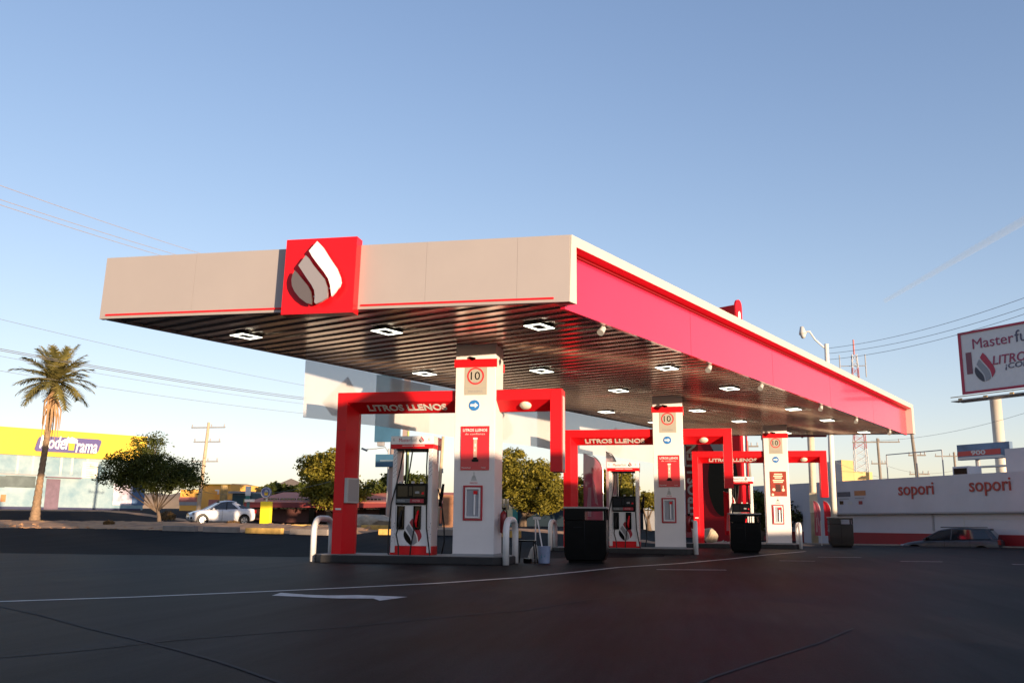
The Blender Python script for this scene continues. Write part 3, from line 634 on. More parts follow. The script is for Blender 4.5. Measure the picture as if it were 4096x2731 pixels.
sq = thing('squeegee', 'long handled squeegee standing in the bucket, leaning left', 'squeegee', (-3.49, 22.0, .1))
MB().tube([(0, 0, 0), (-.16, 0, .92)], .016, 8).build('handle', white, sq); MB().obox((-.17, 0, .93), X1, .09, Y1, .02, Z1, .03).build('head', lgrey, sq)
mp = thing('mop', 'white mop standing behind the black stool', 'mop', (-3.86, 23.0, 0))
MB().tube([(0, 0, .4), (0, 0, 1.0)], .016, 8).build('handle', white, mp)
b = MB()
for k in range(26): a = random.uniform(0, 6.28); q = random.uniform(.06, .2); b.tube([(0, 0, .42), (math.cos(a)*q*.6, math.sin(a)*q*.4, .28), (math.cos(a)*q, math.sin(a)*q*.6, .06)], .014, 5)
b.build('mop_head', lgrey, mp)

# ------------------------------------------------------------------ feather flags and vertical banner
pinkc = cloth_mat('flag_pink', (.46, .10, .14), .45, .1); whc = cloth_mat('flag_white', (.58, .40, .42), .45, .1); redc = cloth_mat('flag_red', (.5, .02, .03), .4, .05)
def flag(loc, h, wd, label, rz=0, cm=pinkc, print_=True):
    t = thing('feather_flag', label, 'flag', loc, rz, 'feather flags on poles')
    MB().tube([(wd, 0, 0), (wd, 0, h*.78)] + [(wd*math.sqrt(max(0, 1 - k*k/64)), 0, h*(.78 + .22*k/8)) for k in range(1, 9)], .016, 6).build('pole', steel, t)
    b = MB(); n = 14; vs = []; fs = []
    for i in range(n + 1):
        z = h*.22 + (h*.78)*i/n; tt = i/n; xr = wd*(1 if tt < .72 else math.sqrt(max(0.0, 1 - ((tt - .72)/.28)**2)))
        for j in range(5): x = xr*j/4; vs.append((x, .05*math.sin(j*1.7 + i*.5), z))
    for i in range(n):
        for j in range(4): a = i*5 + j; fs.append((a, a + 1, a + 6, a + 5))
    f = b.add(vs, fs).build('cloth', cm, t, smooth=True)
    if print_:
        q = MB(); q.add([(.45*wd, -.06, h*.75), (.62*wd, -.06, h*.62), (.75*wd, -.06, h*.42), (.6*wd, -.06, h*.45), (.5*wd, -.06, h*.6)], [(0, 1, 2, 3, 4)]); q.add([(.15*wd, -.06, h*.3), (.4*wd, -.06, h*.3), (.4*wd, -.06, h*.62), (.25*wd, -.06, h*.62)], [(0, 1, 2, 3)])
        q.build('print', whc, f)
    return t
p = at(1341, 1240, 35.5); flag((p.x, 35.5, H(p.x, 35.5)), 3.55 - H(p.x, 35.5), .74, 'wide pink feather flag behind the nearest black cabinet')
p = at(1394, 1240, 34); flag((p.x, 34, H(p.x, 34)), 3.4, .42, 'narrow pale feather flag right beside the middle pump', cm=whc)
p = at(1298, 1240, 33); flag((p.x, 33, H(p.x, 33)), 2.2, .36, 'short feather flag at the leg of the middle red frame')
p = at(1668, 1230, 40.5); flag((p.x - .05, 40.5, 0), 2.3, .45, 'small pink flag left of the farthest pump', cm=redc)
p = at(1888, 1235, 47); flag((p.x - .3, 47, .0), 2.1, .28, 'small white and pink flag before the grey wall, left one of the pair'); flag((p.x + .15, 47, .0), 2.1, .3, 'small red flag at the foot of the lamp post, right one of the pair', cm=redc, print_=False)
vb = thing('vertical_banner', 'narrow dark red upright banner reading LITROS LLENOS sideways', 'banner', (at(1576, 1200, 43.5).x, 43.5, 0))
MB().box(0, .62, 0, .04, .75, 5.6).build('cloth', mat('banner_red', (.22, .012, .02), .5, noise=.15), vb); MB().tube([(.3, .06, 0), (.3, .06, 4.9)], .03, 8).build('post', steel, vb)
text('lettering', 'LITROS LLENOS', lgrey, vb, (.55, -.01, 1.05), Z1, -X1, 4.3, .46, .01, bold=.03)

# ------------------------------------------------------------------ price totem
tt_ = thing('price_totem', 'very tall red totem sign with dark drop emblem behind the canopy', 'totem sign', (2.3, 53.5, 0))
u = Vector((-.80, .60, 0)).normalized(); n = Vector((-u.y, u.x, 0)); n = n if n.y < 0 else -n
e0 = Vector((2.48, 53.5, 0)); thk = .62; wdt = 3.3
Pt = []
for s, z in [(0, 0), (wdt, 0), (wdt, 13.3), (0, 13.3)]: Pt.append(e0 + u*s + Z1*z)
side = mat('totem_red', (.30, .007, .012), .5, noise=.1, spec=.15)
body = MB().prism(Pt, -n*thk).build('face', side, tt_, world=True)
nrm = n; c = e0 + u*1.12 + nrm*.02
b = MB(); ov = [(c + u*math.cos(a)*1.0 + Z1*(3.3 + 1.9*math.sin(a) + (0.9*max(0, math.sin(a))**3))) for a in [2*math.pi*k/40 for k in range(40)]]
b.prism(ov, nrm*.03); b.build('drop_black', black, tt_, world=True)
b = MB(); b.prism([c + nrm*.035 + u*x + Z1*z for x, z in [(.55, 6.3), (.1, 5.9), (-.3, 5.1), (-.5, 4.2), (-.1, 4.3), (.5, 5.0), (.8, 5.5)]], nrm*.02); b.build('drop_grey', mat('totem_grey', (.10, .10, .11), .5), tt_, world=True)
# rounded lit edge
ed = e0 - u*.02; b = MB(); q = -n
def capz(z): return z
out = [(0, 0), (thk, 0)] + [(thk/2 + thk/2*math.cos(a), 13.2 + thk*.7*math.sin(a)) for a in [math.pi*k/10 for k in range(11)]]
b.prism([ed + q*x + Z1*z for x, z in out], -u*.12); b.build('edge_trim', red, tt_, world=True)
b = MB(); out = [(.2, 3.1), (.42, 3.1)] + [(.31 + .11*math.cos(a), 12.75 + .2*math.sin(a)) for a in [math.pi*k/8 for k in range(9)]]
b.prism([ed - u*.121 + q*x + Z1*z for x, z in out], -u*.03); b.build('light_slot', white, tt_, world=True)
rk = mat('rock', (.42, .34, .25), .9, noise=.4, nscale=3, bump=.8, bscale=5)
def rock(loc, r, label, seed=1, flat_=.8):
    rnd = random.Random(seed); bm = bmesh.new(); bmesh.ops.create_icosphere(bm, subdivisions=3, radius=1)
    dirs = [Vector((rnd.gauss(0, 1), rnd.gauss(0, 1), rnd.gauss(0, 1))).normalized() for _ in range(14)]; cut = [rnd.uniform(.62, .9) for _ in dirs]
    for v in bm.verts:
        for d, k in zip(dirs, cut):
            e = v.co.dot(d)
            if e > k: v.co -= d*(e - k)
        v.co = Vector((v.co.x*r[0], v.co.y*r[1], v.co.z*r[2]))
    me = bpy.data.meshes.new('boulder'); bm.to_mesh(me); bm.free(); me.materials.append(rk); o = bpy.data.objects.new('boulder', me); C.objects.link(o); o.location = loc
    return tag(o, label, 'rock')
p = at(1630, 1228, 45.5); rock((p.x + .0, 45.5, .42), (.43, .4, .5), 'pale angular boulder at the foot of the tall red totem', 5)
p = at(850, 1214, 47); rock((p.x, 47, H(p.x, 47) + .25), (1.9, .8, .5), 'low pile of pale rubble on the median behind the nearest pump', 8)
b = MB(); rnd = random.Random(5)
for k in range(260):
    x = rnd.uniform(.8, 3.4); y = 45 + rnd.uniform(-.5, 2.2) + .2*x; s = rnd.uniform(.05, .13); b.obox((x, y, s*.5), (rnd.random(), rnd.random(), .1), s, (0, 1, .2), s*.7, Z1, s*.6)
tag(b.build('gravel_bed', rk), kind='stuff')

# ------------------------------------------------------------------ street lamp and poles on the right
sl_ = thing('street_lamp', 'tall white street lamp with curved arm beyond the canopy end', 'street lamp', (at(1915, 1185, 50).x, 50, 0))
q = sl_.location.x; tp = at(1898, 790, 50)
MB().tube([(0, 0, 0), (tp.x - q, 0, tp.z)], [.17, .11], 14).build('pole', mat('pole_white', (.72, .68, .6), .5), sl_, smooth=True)
hd = at(1843, 763, 50); MB().tube([(tp.x - q, 0, tp.z - .3), (tp.x - q - .55, 0, tp.z + .25), (tp.x - q - .8, 0, hd.z - .02 + .05), (hd.x - q, 0, hd.z)], .045, 8).build('arm', MATS['pole_white'], sl_, smooth=True)
MB().tube([(hd.x - q - .02, 0, hd.z + .3), (hd.x - q, 0, hd.z + .05), (hd.x - q + .02, 0, hd.z - .1)], [.09, .16, .2], 12).build('lamp_head', lgrey, sl_, smooth=True)
MB().tube([(hd.x - q + .02, 0, hd.z - .1), (hd.x - q + .03, 0, hd.z - .32)], [.18, .08], 12).build('lamp_glass', lgrey, sl_, smooth=True)
cm_ = mat('pole_cream', (.62, .52, .36), .6, noise=.2)
pp = thing('pole', 'thick cream post seen right of the farthest column, under the red frame end', 'pole', (at(1872, 1240, 52).x, 52, 0))
tp2 = at(1861, 985, 52); MB().tube([(0, 0, 0), (tp2.x - pp.location.x, 0, tp2.z)], .18, 14).build('shaft', cm_, pp, smooth=True)
MB().box(-.2, .2, -.28, -.18, 1.6, 2.6).build('meter_box', cm_, pp)
roof2 = thing('small_sign', 'dark red flat sign hanging just below the canopy end', 'sign', (at(1843, 999, 46).x, 46, 0))
MB().box(-1.0, 1.1, 0, .2, at(1843, 1003, 46).z, at(1843, 995, 46).z + .02).build('board', dkred, roof2); MB().tube([(0, .1, 5.0), (0, .1, 5.4)], .05, 6).build('hanger', dkred, roof2)

# ------------------------------------------------------------------ right: long white building, boundary, billboards
sw = mat('sopori_white', (.50, .50, .53), .6, noise=.1, nscale=.5); sred = mat('sopori_red', (.26, .012, .016), .6, noise=.2, nscale=1)
sb0 = Vector((12.9, 50.2, -.65)); su = Vector((-.54, .84, 0)).normalized(); sn = Vector((-su.y, su.x, 0)); sn = sn if sn.dot(Vector((-1, -1, 0))) > 0 else -sn
bl = thing('store_building', 'long low white building with red base stripe and sopori lettering', 'building', sb0[:])
def SB(b, n_, m, par=None, **k): return b.build(n_, m, par or bl, world=True, **k)
def sq_(s, off, z): return sb0 + su*s + sn*off + AZ*z
AX, AY, AZ = X1, Y1, Z1
z_of = lambda px, py, s: None
def onwall(px, py):         # point of the wall plane seen at a photo point
    a, b_, c = ray(px, py); d = Vector((a, b_, c)); cp = Vector((0, 0, CAMZ)); t = (sb0 - cp).dot(sn)/d.dot(sn); p = cp + d*t; return (p - sb0).dot(su), p.z - sb0.z
sL, zTL = onwall(1925, 1123); sR, zTR = onwall(2352, 1082); _, zbot = onwall(2352, 1176); _, zstr = onwall(2300, 1227.5)
SL = 26.0; SR = -16.0; zt_ = zTR; zm = zbot
b = MB(); b.prism([sq_(SL, 0, 0), sq_(SR, 0, 0), sq_(SR, 0, zm), sq_(SL, 0, zm)], -sn*9); SB(b, 'wall', sw)
b = MB(); b.prism([sq_(SL, .22, zm + .01), sq_(SR, .22, zm + .01), sq_(SR, .22, zt_), sq_(SL, .22, zt_)], -sn*.5); SB(b, 'fascia_band', sw)
b = MB(); b.prism([sq_(SL, .235, zm - .03), sq_(SR, .235, zm - .03), sq_(SR, .235, zm + .05), sq_(SL, .235, zm + .05)], -sn*.01); SB(b, 'band_edge', grey)
b = MB(); b.prism([sq_(SL, .02, 0), sq_(SR, .02, 0), sq_(SR, .02, zstr), sq_(SL, .02, zstr)], -sn*.015); SB(b, 'base_stripe', sred)
letr = mat('sopori_letters', (.34, .03, .02), .5)
for (x0, y0, x1, y1, ya) in [(2064, 1137.5, 2144, 1115, 1), (2226, 1129.5, 2320, 1102, 1)]:
    s0, z0 = onwall(x0, y0 + .5); s1, z1 = onwall(x1, (y1 + y0)/2)
    _, za = onwall((x0 + x1)/2, y0 + 9 - (y0 - y1)*.35); 
    ht = .82
    text('lettering', 'sopori', letr, bl, sq_(s0 - .25, .23, z0 - .2), -su, AZ, s0 - s1, ht, .03, bold=.008, world=True)
s0, _ = onwall(1535 if False else 2268, 1060); _, zp = onwall(2300, 1033)
b = MB(); b.prism([sq_(s0, -1.2, zt_ + .02), sq_(SR, -1.2, zt_ + .02), sq_(SR, -1.2, zp + .15), sq_(s0, -1.2, zp + .15)], -sn*3); SB(b, 'upper_parapet', sw)
x0_, z0_ = onwall(2335, 1058); text('lettering', 'sopori', letr, bl, sq_(x0_, -1.17, z0_ - .25), -su, AZ, 3.4, 1.25, .03, bold=.02, world=True)
b = MB()
sA, zA = onwall(2135, 1112); b.prism([sq_(sA, .03, zm - .9), sq_(sA - .12, .03, zm - .9), sq_(sA - .12, .03, zm - .04), sq_(sA, .03, zm - .04)], -sn*.02)
SB(b, 'drain_pipe', grey)
sA, _ = onwall(2212, 1180); b = MB(); b.prism([sq_(sA, .015, zstr), sq_(sA - .05, .015, zstr), sq_(sA - .05, .015, zm - .05), sq_(sA, .015, zm - .05)], -sn*.01); b.prism([sq_(sA, .015, zm - .32), sq_(SR, .015, zm - .32), sq_(SR, .015, zm - .26), sq_(sA, .015, zm - .26)], -sn*.01); SB(b, 'wall_seam', lgrey)
# painted ads at the left end
def ad(x0, y0, x1, y1, m, nm='wall_sign', off=.235):
    s0, z0 = onwall(x0, y0); s1, z1 = onwall(x1, y1); z1_ = z0 + abs(z1 - z0)
    b = MB(); b.prism([sq_(s0, off, min(z0, z1)), sq_(s1, off, min(z0, z1)), sq_(s1, off, max(z0, z1)), sq_(s0, off, max(z0, z1))], -sn*.01); return SB(b, nm, m)
ad(1931, 1141, 1960, 1129, mat('ad_dark', (.07, .07, .1), .5, noise=.5, nscale=3)); ad(1970, 1138, 1995, 1126, mat('ad_orange', (.45, .17, .05), .5, noise=.2)); ad(1936, 1158, 1944, 1150, black); ad(1955, 1158, 1965, 1151, lgrey); ad(1980, 1158, 1988, 1150, dkred)
ad(1933, 1147, 1957, 1144, grey, 'sign_text'); ad(1971, 1145, 1992, 1142, grey, 'sign_text')
ad(1860, 1250, 1920, 1120, sw, 'side_wall', .4)
# roof things
s0, z0 = onwall(2155, 1100); o = thing('roof_box', 'dark air cooler box standing on the white building roof', 'air cooler', sq_(s0, -1, zt_)[:])
s1, z1 = onwall(2190, 1075); b = MB(); b.prism([sq_(s0, -1, zt_ + .0), sq_(s1, -1, zt_), sq_(s1, -1, zt_ + (z1 - z0)), sq_(s0, -1, zt_ + (z1 - z0))], -sn*.9); b.build('casing', sw, o, world=True, bevel=.03)
b = MB(); e = .1; b.prism([sq_(s0 - e, -.98, zt_ + e), sq_(s1 + e, -.98, zt_ + e), sq_(s1 + e, -.98, zt_ + (z1 - z0) - e), sq_(s0 - e, -.98, zt_ + (z1 - z0) - e)], -sn*.015); b.build('vent', black, o, world=True)
rl = thing('roof_railing', 'thin metal pipe frame along the roof of the white building', 'railing', sq_(0, -2, zt_)[:])
b = MB(); sa, _ = onwall(1975, 1080); sc_, _ = onwall(2100, 1070)
for s in [sa, sa - (sa - sc_)*.55, sc_]: b.tube([sq_(s, -2, zt_), sq_(s, -2, zt_ + 1.5)], .035, 6)
b.tube([sq_(sa, -2, zt_ + 1.5), sq_(sc_, -2, zt_ + 1.5)], .03, 6); b.build('rail', grey, rl, world=True)

def billboard(pL, wd, ht, u, z0, label, face, posts=1, polex=0, pr=.45, base=0, catwalk=True):
    # pL lower-left corner of the face (viewer side), u towards viewer's right
    u = Vector(u).normalized(); n = Vector((u.y, -u.x, 0)); n = n if n.dot(-Vector(pL)) > 0 else -n
    t = thing('billboard', label, 'billboard', (pL[0], pL[1], base)); p = Vector(pL)
    MB().prism([p, p + u*wd, p + u*wd + AZ*ht, p + AZ*ht], -n*.35).build('panel', face, t, world=True)
    return t, u, n, p
bbL = at(2213, 905, 75); bu = Vector((.66, -.75, 0)).normalized()
bw_ = mat('billboard_white', (.56, .57, .60), .5, noise=.05)
hh = at(2202, 767, 75).z - bbL.z
t, u_, n_, p_ = billboard(bbL, 13.5, hh, bu, 0, 'large red framed billboard high on a thick pole at the right edge', bw_)
fr = mat('billboard_red', (.36, .02, .06), .5); b = MB()
for (a0, a1, z0, z1) in [(-.05, .16, -.05, hh + .05), (.16, 13.5, hh - .12, hh + .05), (.16, 13.5, -.05, .14)]:
    b.prism([p_ + u_*a0 + AZ*z0 + n_*.001, p_ + u_*a1 + AZ*z0 + n_*.001, p_ + u_*a1 + AZ*z1 + n_*.001, p_ + u_*a0 + AZ*z1 + n_*.001], n_*.06)
b.build('frame', fr, t, world=True)
def onbb(px, py):
    a, b_, c = ray(px, py); d = Vector((a, b_, c)); cp = Vector((0, 0, CAMZ)); q = cp + d*((p_ - cp).dot(n_)/d.dot(n_)); return (q - p_).dot(u_), q.z - p_.z
mr_ = mat('bb_letters_red', (.26, .03, .09), .5); mg_ = mat('bb_letters_grey', (.07, .07, .12), .5)
a0, z0 = onbb(2235, 802); a1, _ = onbb(2329, 785)
text('lettering', 'Master', mr_, t, p_ + u_*a0 + AZ*z0 + n_*.02, u_, AZ, a1 - a0, (a1 - a0)*.24, .02, world=True); text('lettering', 'fuel', mg_, t, p_ + u_*(a1 + .1) + AZ*z0 + n_*.02, u_, AZ, (a1 - a0)*.56, (a1 - a0)*.27, .02, world=True)
a0, z0 = onbb(2281, 838); text('lettering', 'LITROS LLENOS', mr_, t, p_ + u_*a0 + AZ*z0 + n_*.02, u_, AZ, 6.6, .66, .02, bold=.01, shear=.15, world=True)
a0, z0 = onbb(2310, 850); text('lettering', '¡COMPLETOS!', mg_, t, p_ + u_*a0 + AZ*z0 + n_*.02, u_, AZ, 4.6, .5, .02, bold=.01, shear=.15, world=True)
a0, z0 = onbb(2221, 860); a1, z1 = onbb(2229, 812)
MB().prism([p_ + u_*(a0 + .05) + AZ*(z0) + n_*.02, p_ + u_*(a0 + .5) + AZ*(z0) + n_*.02, p_ + u_*(a0 + .5) + AZ*(z1 + .1) + n_*.02, p_ + u_*(a0 + .05) + AZ*(z1 + .1) + n_*.02], n_*.02).build('printed_tube', mat('bb_tube', (.16, .05, .08), .5), t, world=True)
a0, z0 = onbb(2234, 889)      # plain striped drop shape in the artwork's place
for q in logo(t, p_ + u_*(a0) + AZ*z0 + n_*.02, u_, AZ, 2.3, 2.6, .02, [fr, mat('bb_stripe', (.22, .24, .28), .5), mat('bb_navy', (.03, .035, .06), .5)], True): pass
b = MB(); pc = p_ + u_*4.2 - n_*.6
pb = at(2297, 1035, 75.5)
ax_ = Vector((pb.x, pb.y, 0)); top = at(2288, 912, 75.5)
MB().tube([ax_ + AZ*-.6, Vector((ax_.x, ax_.y, p_.z - .3))], .40, 20).build('pole', mat('bb_pole', (.55, .5, .42), .5), t, world=True, smooth=True)
MB().obox(p_ + u_*6.4 - n_*.5 + AZ*-.45, u_, 6.9, n_, .12, AZ, .13).build('beam', grey, t, world=True)
b = MB(); b.prism([p_ + u_*-.4 + n_*.1 + AZ*-.62, p_ + u_*13.5 + n_*.1 + AZ*-.62, p_ + u_*13.5 + n_*1.0 + AZ*-.62, p_ + u_*-.4 + n_*1.0 + AZ*-.62], (0, 0, .05)); b.build('catwalk', grey, t, world=True)
b = MB()
for k in range(7): q = p_ + u_*(.2 + k*2.0) + AZ*-.5; b.tube([q, q + n_*1.0 + AZ*-.1], .04, 6); b.tube([q + n_*.95, q + n_*.9 + AZ*.0 + u_*.25], .09, 6)
b.tube([p_ + u_*-.4 + n_*1.0 + AZ*-.3, p_ + u_*13.5 + n_*1.0 + AZ*-.3], .035, 6); b.build('walkway_rail', mat('warm_steel', (.5, .36, .18), .5), t, world=True)
pL2 = at(2200, 1057, 66); u2 = Vector((.66, -.75, 0)).normalized(); h2 = at(2196, 1022, 66).z - pL2.z
t, u_, n_, p_ = billboard(pL2, 3.6, h2, u2, 0, 'small blue and red advertising board above the white building roof', mat('ad_blue', (.12, .19, .30), .5, noise=.4, nscale=.8))
MB().prism([p_ + u_*.05 + AZ*.25 + n_*.001, p_ + u_*3.0 + AZ*.25 + n_*.001, p_ + u_*3.0 + AZ*.6 + n_*.001, p_ + u_*.05 + AZ*.55 + n_*.001], n_*.03).build('red_band', mat('ad_red', (.45, .05, .04), .5), t, world=True)
text('lettering', '900', lgrey, t, p_ + u_*1.0 + AZ*.28 + n_*.04, u_, AZ, 1.0, .3, .01, bold=.03, world=True)
MB().prism([p_ + u_*.05 + AZ*.04 + n_*.001, p_ + u_*3.5 + AZ*.04 + n_*.001, p_ + u_*3.0 + AZ*.2 + n_*.001, p_ + u_*.05 + AZ*.18 + n_*.001], n_*.02).build('pale_band', lgrey, t, world=True)
MB().tube([p_ + u_*1.2 - n_*.3 + AZ*-8, p_ + u_*1.2 - n_*.3], .15, 8).build('post', grey, t, world=True); MB().obox(p_ + u_*1.8 + AZ*-.5, u_, 1.9, n_, .3, AZ, .05).build('ledge', lgrey, t, world=True)

# building with ochre top at the left end of the white one
yb = thing('ochre_building', 'grey building with sunlit ochre upper wall behind the lamp post', 'building', (at(1930, 1150, 72).x, 72, 0))
och = mat('ochre_wall', (.62, .40, .16), .8, noise=.12, nscale=.6)
A_, B_, C_ = at(1888, 1060, 72), at(1932, 1060, 70), at(1998, 1090, 72)
zz = A_.z
b = MB(); b.prism([(A_.x, 74, -1), (B_.x, 70, -1), (B_.x, 70, zz), (A_.x, 74, zz)], (1.5, 6, 0)); b.build('side_wall', grey, yb, world=True)
zy = at(1960, 1110, 70).z; zk = at(1990, 1082, 70).z
b = MB(); b.prism([(B_.x + .01, 70, zy), (at(1962, 1080, 70).x, 70.2, zy), (at(1962, 1080, 70).x, 70.2, zz - .05), (B_.x + .01, 70, zz)], (0, 4, 0)); b.prism([(at(1962, 1080, 70).x + .01, 70.2, zy), (C_.x, 71, zy), (C_.x, 71, zk), (at(1962, 1080, 70).x + .01, 70.2, zk)], (0, 4, 0)); b.build('upper_wall', och, yb, world=True)
b = MB(); b.prism([(B_.x + .01, 69.9, -1), (C_.x, 70.9, -1), (C_.x, 70.9, zy - .01), (B_.x + .01, 69.9, zy - .01)], (0, 4, 0)); b.build('lower_wall', mat('brown_grey', (.20, .17, .16), .8, noise=.3, nscale=2), yb, world=True)

# lattice mast
tb = at(1983, 1150, 150); tw = thing('radio_mast', 'distant red and white lattice radio mast behind the canopy end', 'mast', (tb.x, 150, 0))
tz = at(1970, 780, 150).z; rb, wb = MB(), MB(); hw0, hw1 = 1.25, .35
nseg = 26
for k in range(nseg):
    z0, z1 = tz*.92*k/nseg, tz*.92*(k + 1)/nseg; w0 = hw0 + (hw1 - hw0)*k/nseg; w1 = hw0 + (hw1 - hw0)*(k + 1)/nseg; B_ = rb if (k//4) % 2 else wb
    c0 = [(a*w0, b_*w0, z0) for a, b_ in ((-1, -1), (1, -1), (1, 1), (-1, 1))]; c1_ = [(a*w1, b_*w1, z1) for a, b_ in ((-1, -1), (1, -1), (1, 1), (-1, 1))]
    for j in range(4): B_.tube([c0[j], c1_[j]], .055, 4); B_.tube([c0[j], c1_[(j + 1) % 4]], .028, 4); B_.tube([c0[(j + 1) % 4], c1_[j]], .028, 4)
rb.build('red_sections', mat('mast_red', (.45, .13, .12), .6), tw); wb.build('white_sections', mat('mast_white', (.6, .58, .56), .6), tw)
MB().tube([(0, 0, tz*.92), (0, 0, tz)], .12, 6).build('antenna', MATS['mast_red'], tw)
b = MB()
for a in (-2.2, 1.6): b.tube([(a, 0, tz*.80), (a, 0, tz*.92)], .09, 6); b.tube([(a, 0, tz*.86), (0, 0, tz*.86)], .06, 4)
b.build('antenna_arm', grey, tw)

# utility poles
wood = mat('pole_wood', (.22, .19, .16), .8, noise=.3); concp = mat('pole_concrete', (.48, .36, .24), .8, noise=.2)
def upole(px, pyb, pyt, Y, label, m, arms, lean=0, r=.13):
    a = at(px, pyb, Y); tz = at(px, pyt, Y).z; z0 = H(a.x, Y) - .2; t = thing('utility_pole', label, 'utility pole', (a.x, Y, z0), group='utility poles')
    hgt = tz - z0
    MB().tube([(0, 0, 0), (lean, 0, hgt)], [r*1.3, r*.8], 8).build('shaft', m, t)
    for (dz, x0, x1) in arms:
        z = hgt - dz; xx = lean*z/hgt
        q = MB().box(xx + x0, xx + x1, -.06, .06, z - .05, z + .05).build('crossarm', m if m is wood else grey, t)
        for k in (x0 + .08, (x0 + x1)/2 + .3, x1 - .08): MB().tube([(xx + k, 0, z + .05), (xx + k, 0, z + .28)], .05, 6).build('insulator', grey, q)
    return t
upole(2026, 1110, 1006, 90, 'grey utility pole with wide crossarm, nearest the canopy end', wood, [(.35, -2.2, 1.9), (2.3, -.7, .6)], -.15)
q = upole(2117, 1110, 994, 85, 'leaning utility pole with transformers left of the small board', wood, [(1.9, -.5, .9), (3.5, -.6, 1.0)], -.5, .16)
MB().tube([(.35, 0, 3.9), (.35, 0, 4.8)], .3, 12).build('transformer', lgrey, q)
upole(2197, 1110, 1038, 100, 'short utility pole half hidden by the small advertising board', wood, [(.4, -1.8, .4)])
upole(455, 1165, 970, 75, 'sunlit utility pole with three crossarms beyond the white car', concp, [(.45, -1.6, 1.6), (1.7, -1.2, 1.3), (3.4, -1.2, 1.3)], .45, .15)
upole(1003, 1180, 1002, 66, 'thin orange lit pole right of the nearest pump', concp, [(2.6, -.5, .2)], .35, .13)
upole(934, 1180, 990, 58, 'thin green steel pole seen through the nearest pump', mat('pole_green', (.30, .36, .10), .5), [], -.05, .09)
upole(1732, 1190, 1012, 70, 'dark utility pole partly seen left of the farthest column', wood, [(.4, -.8, .8)], -.3)

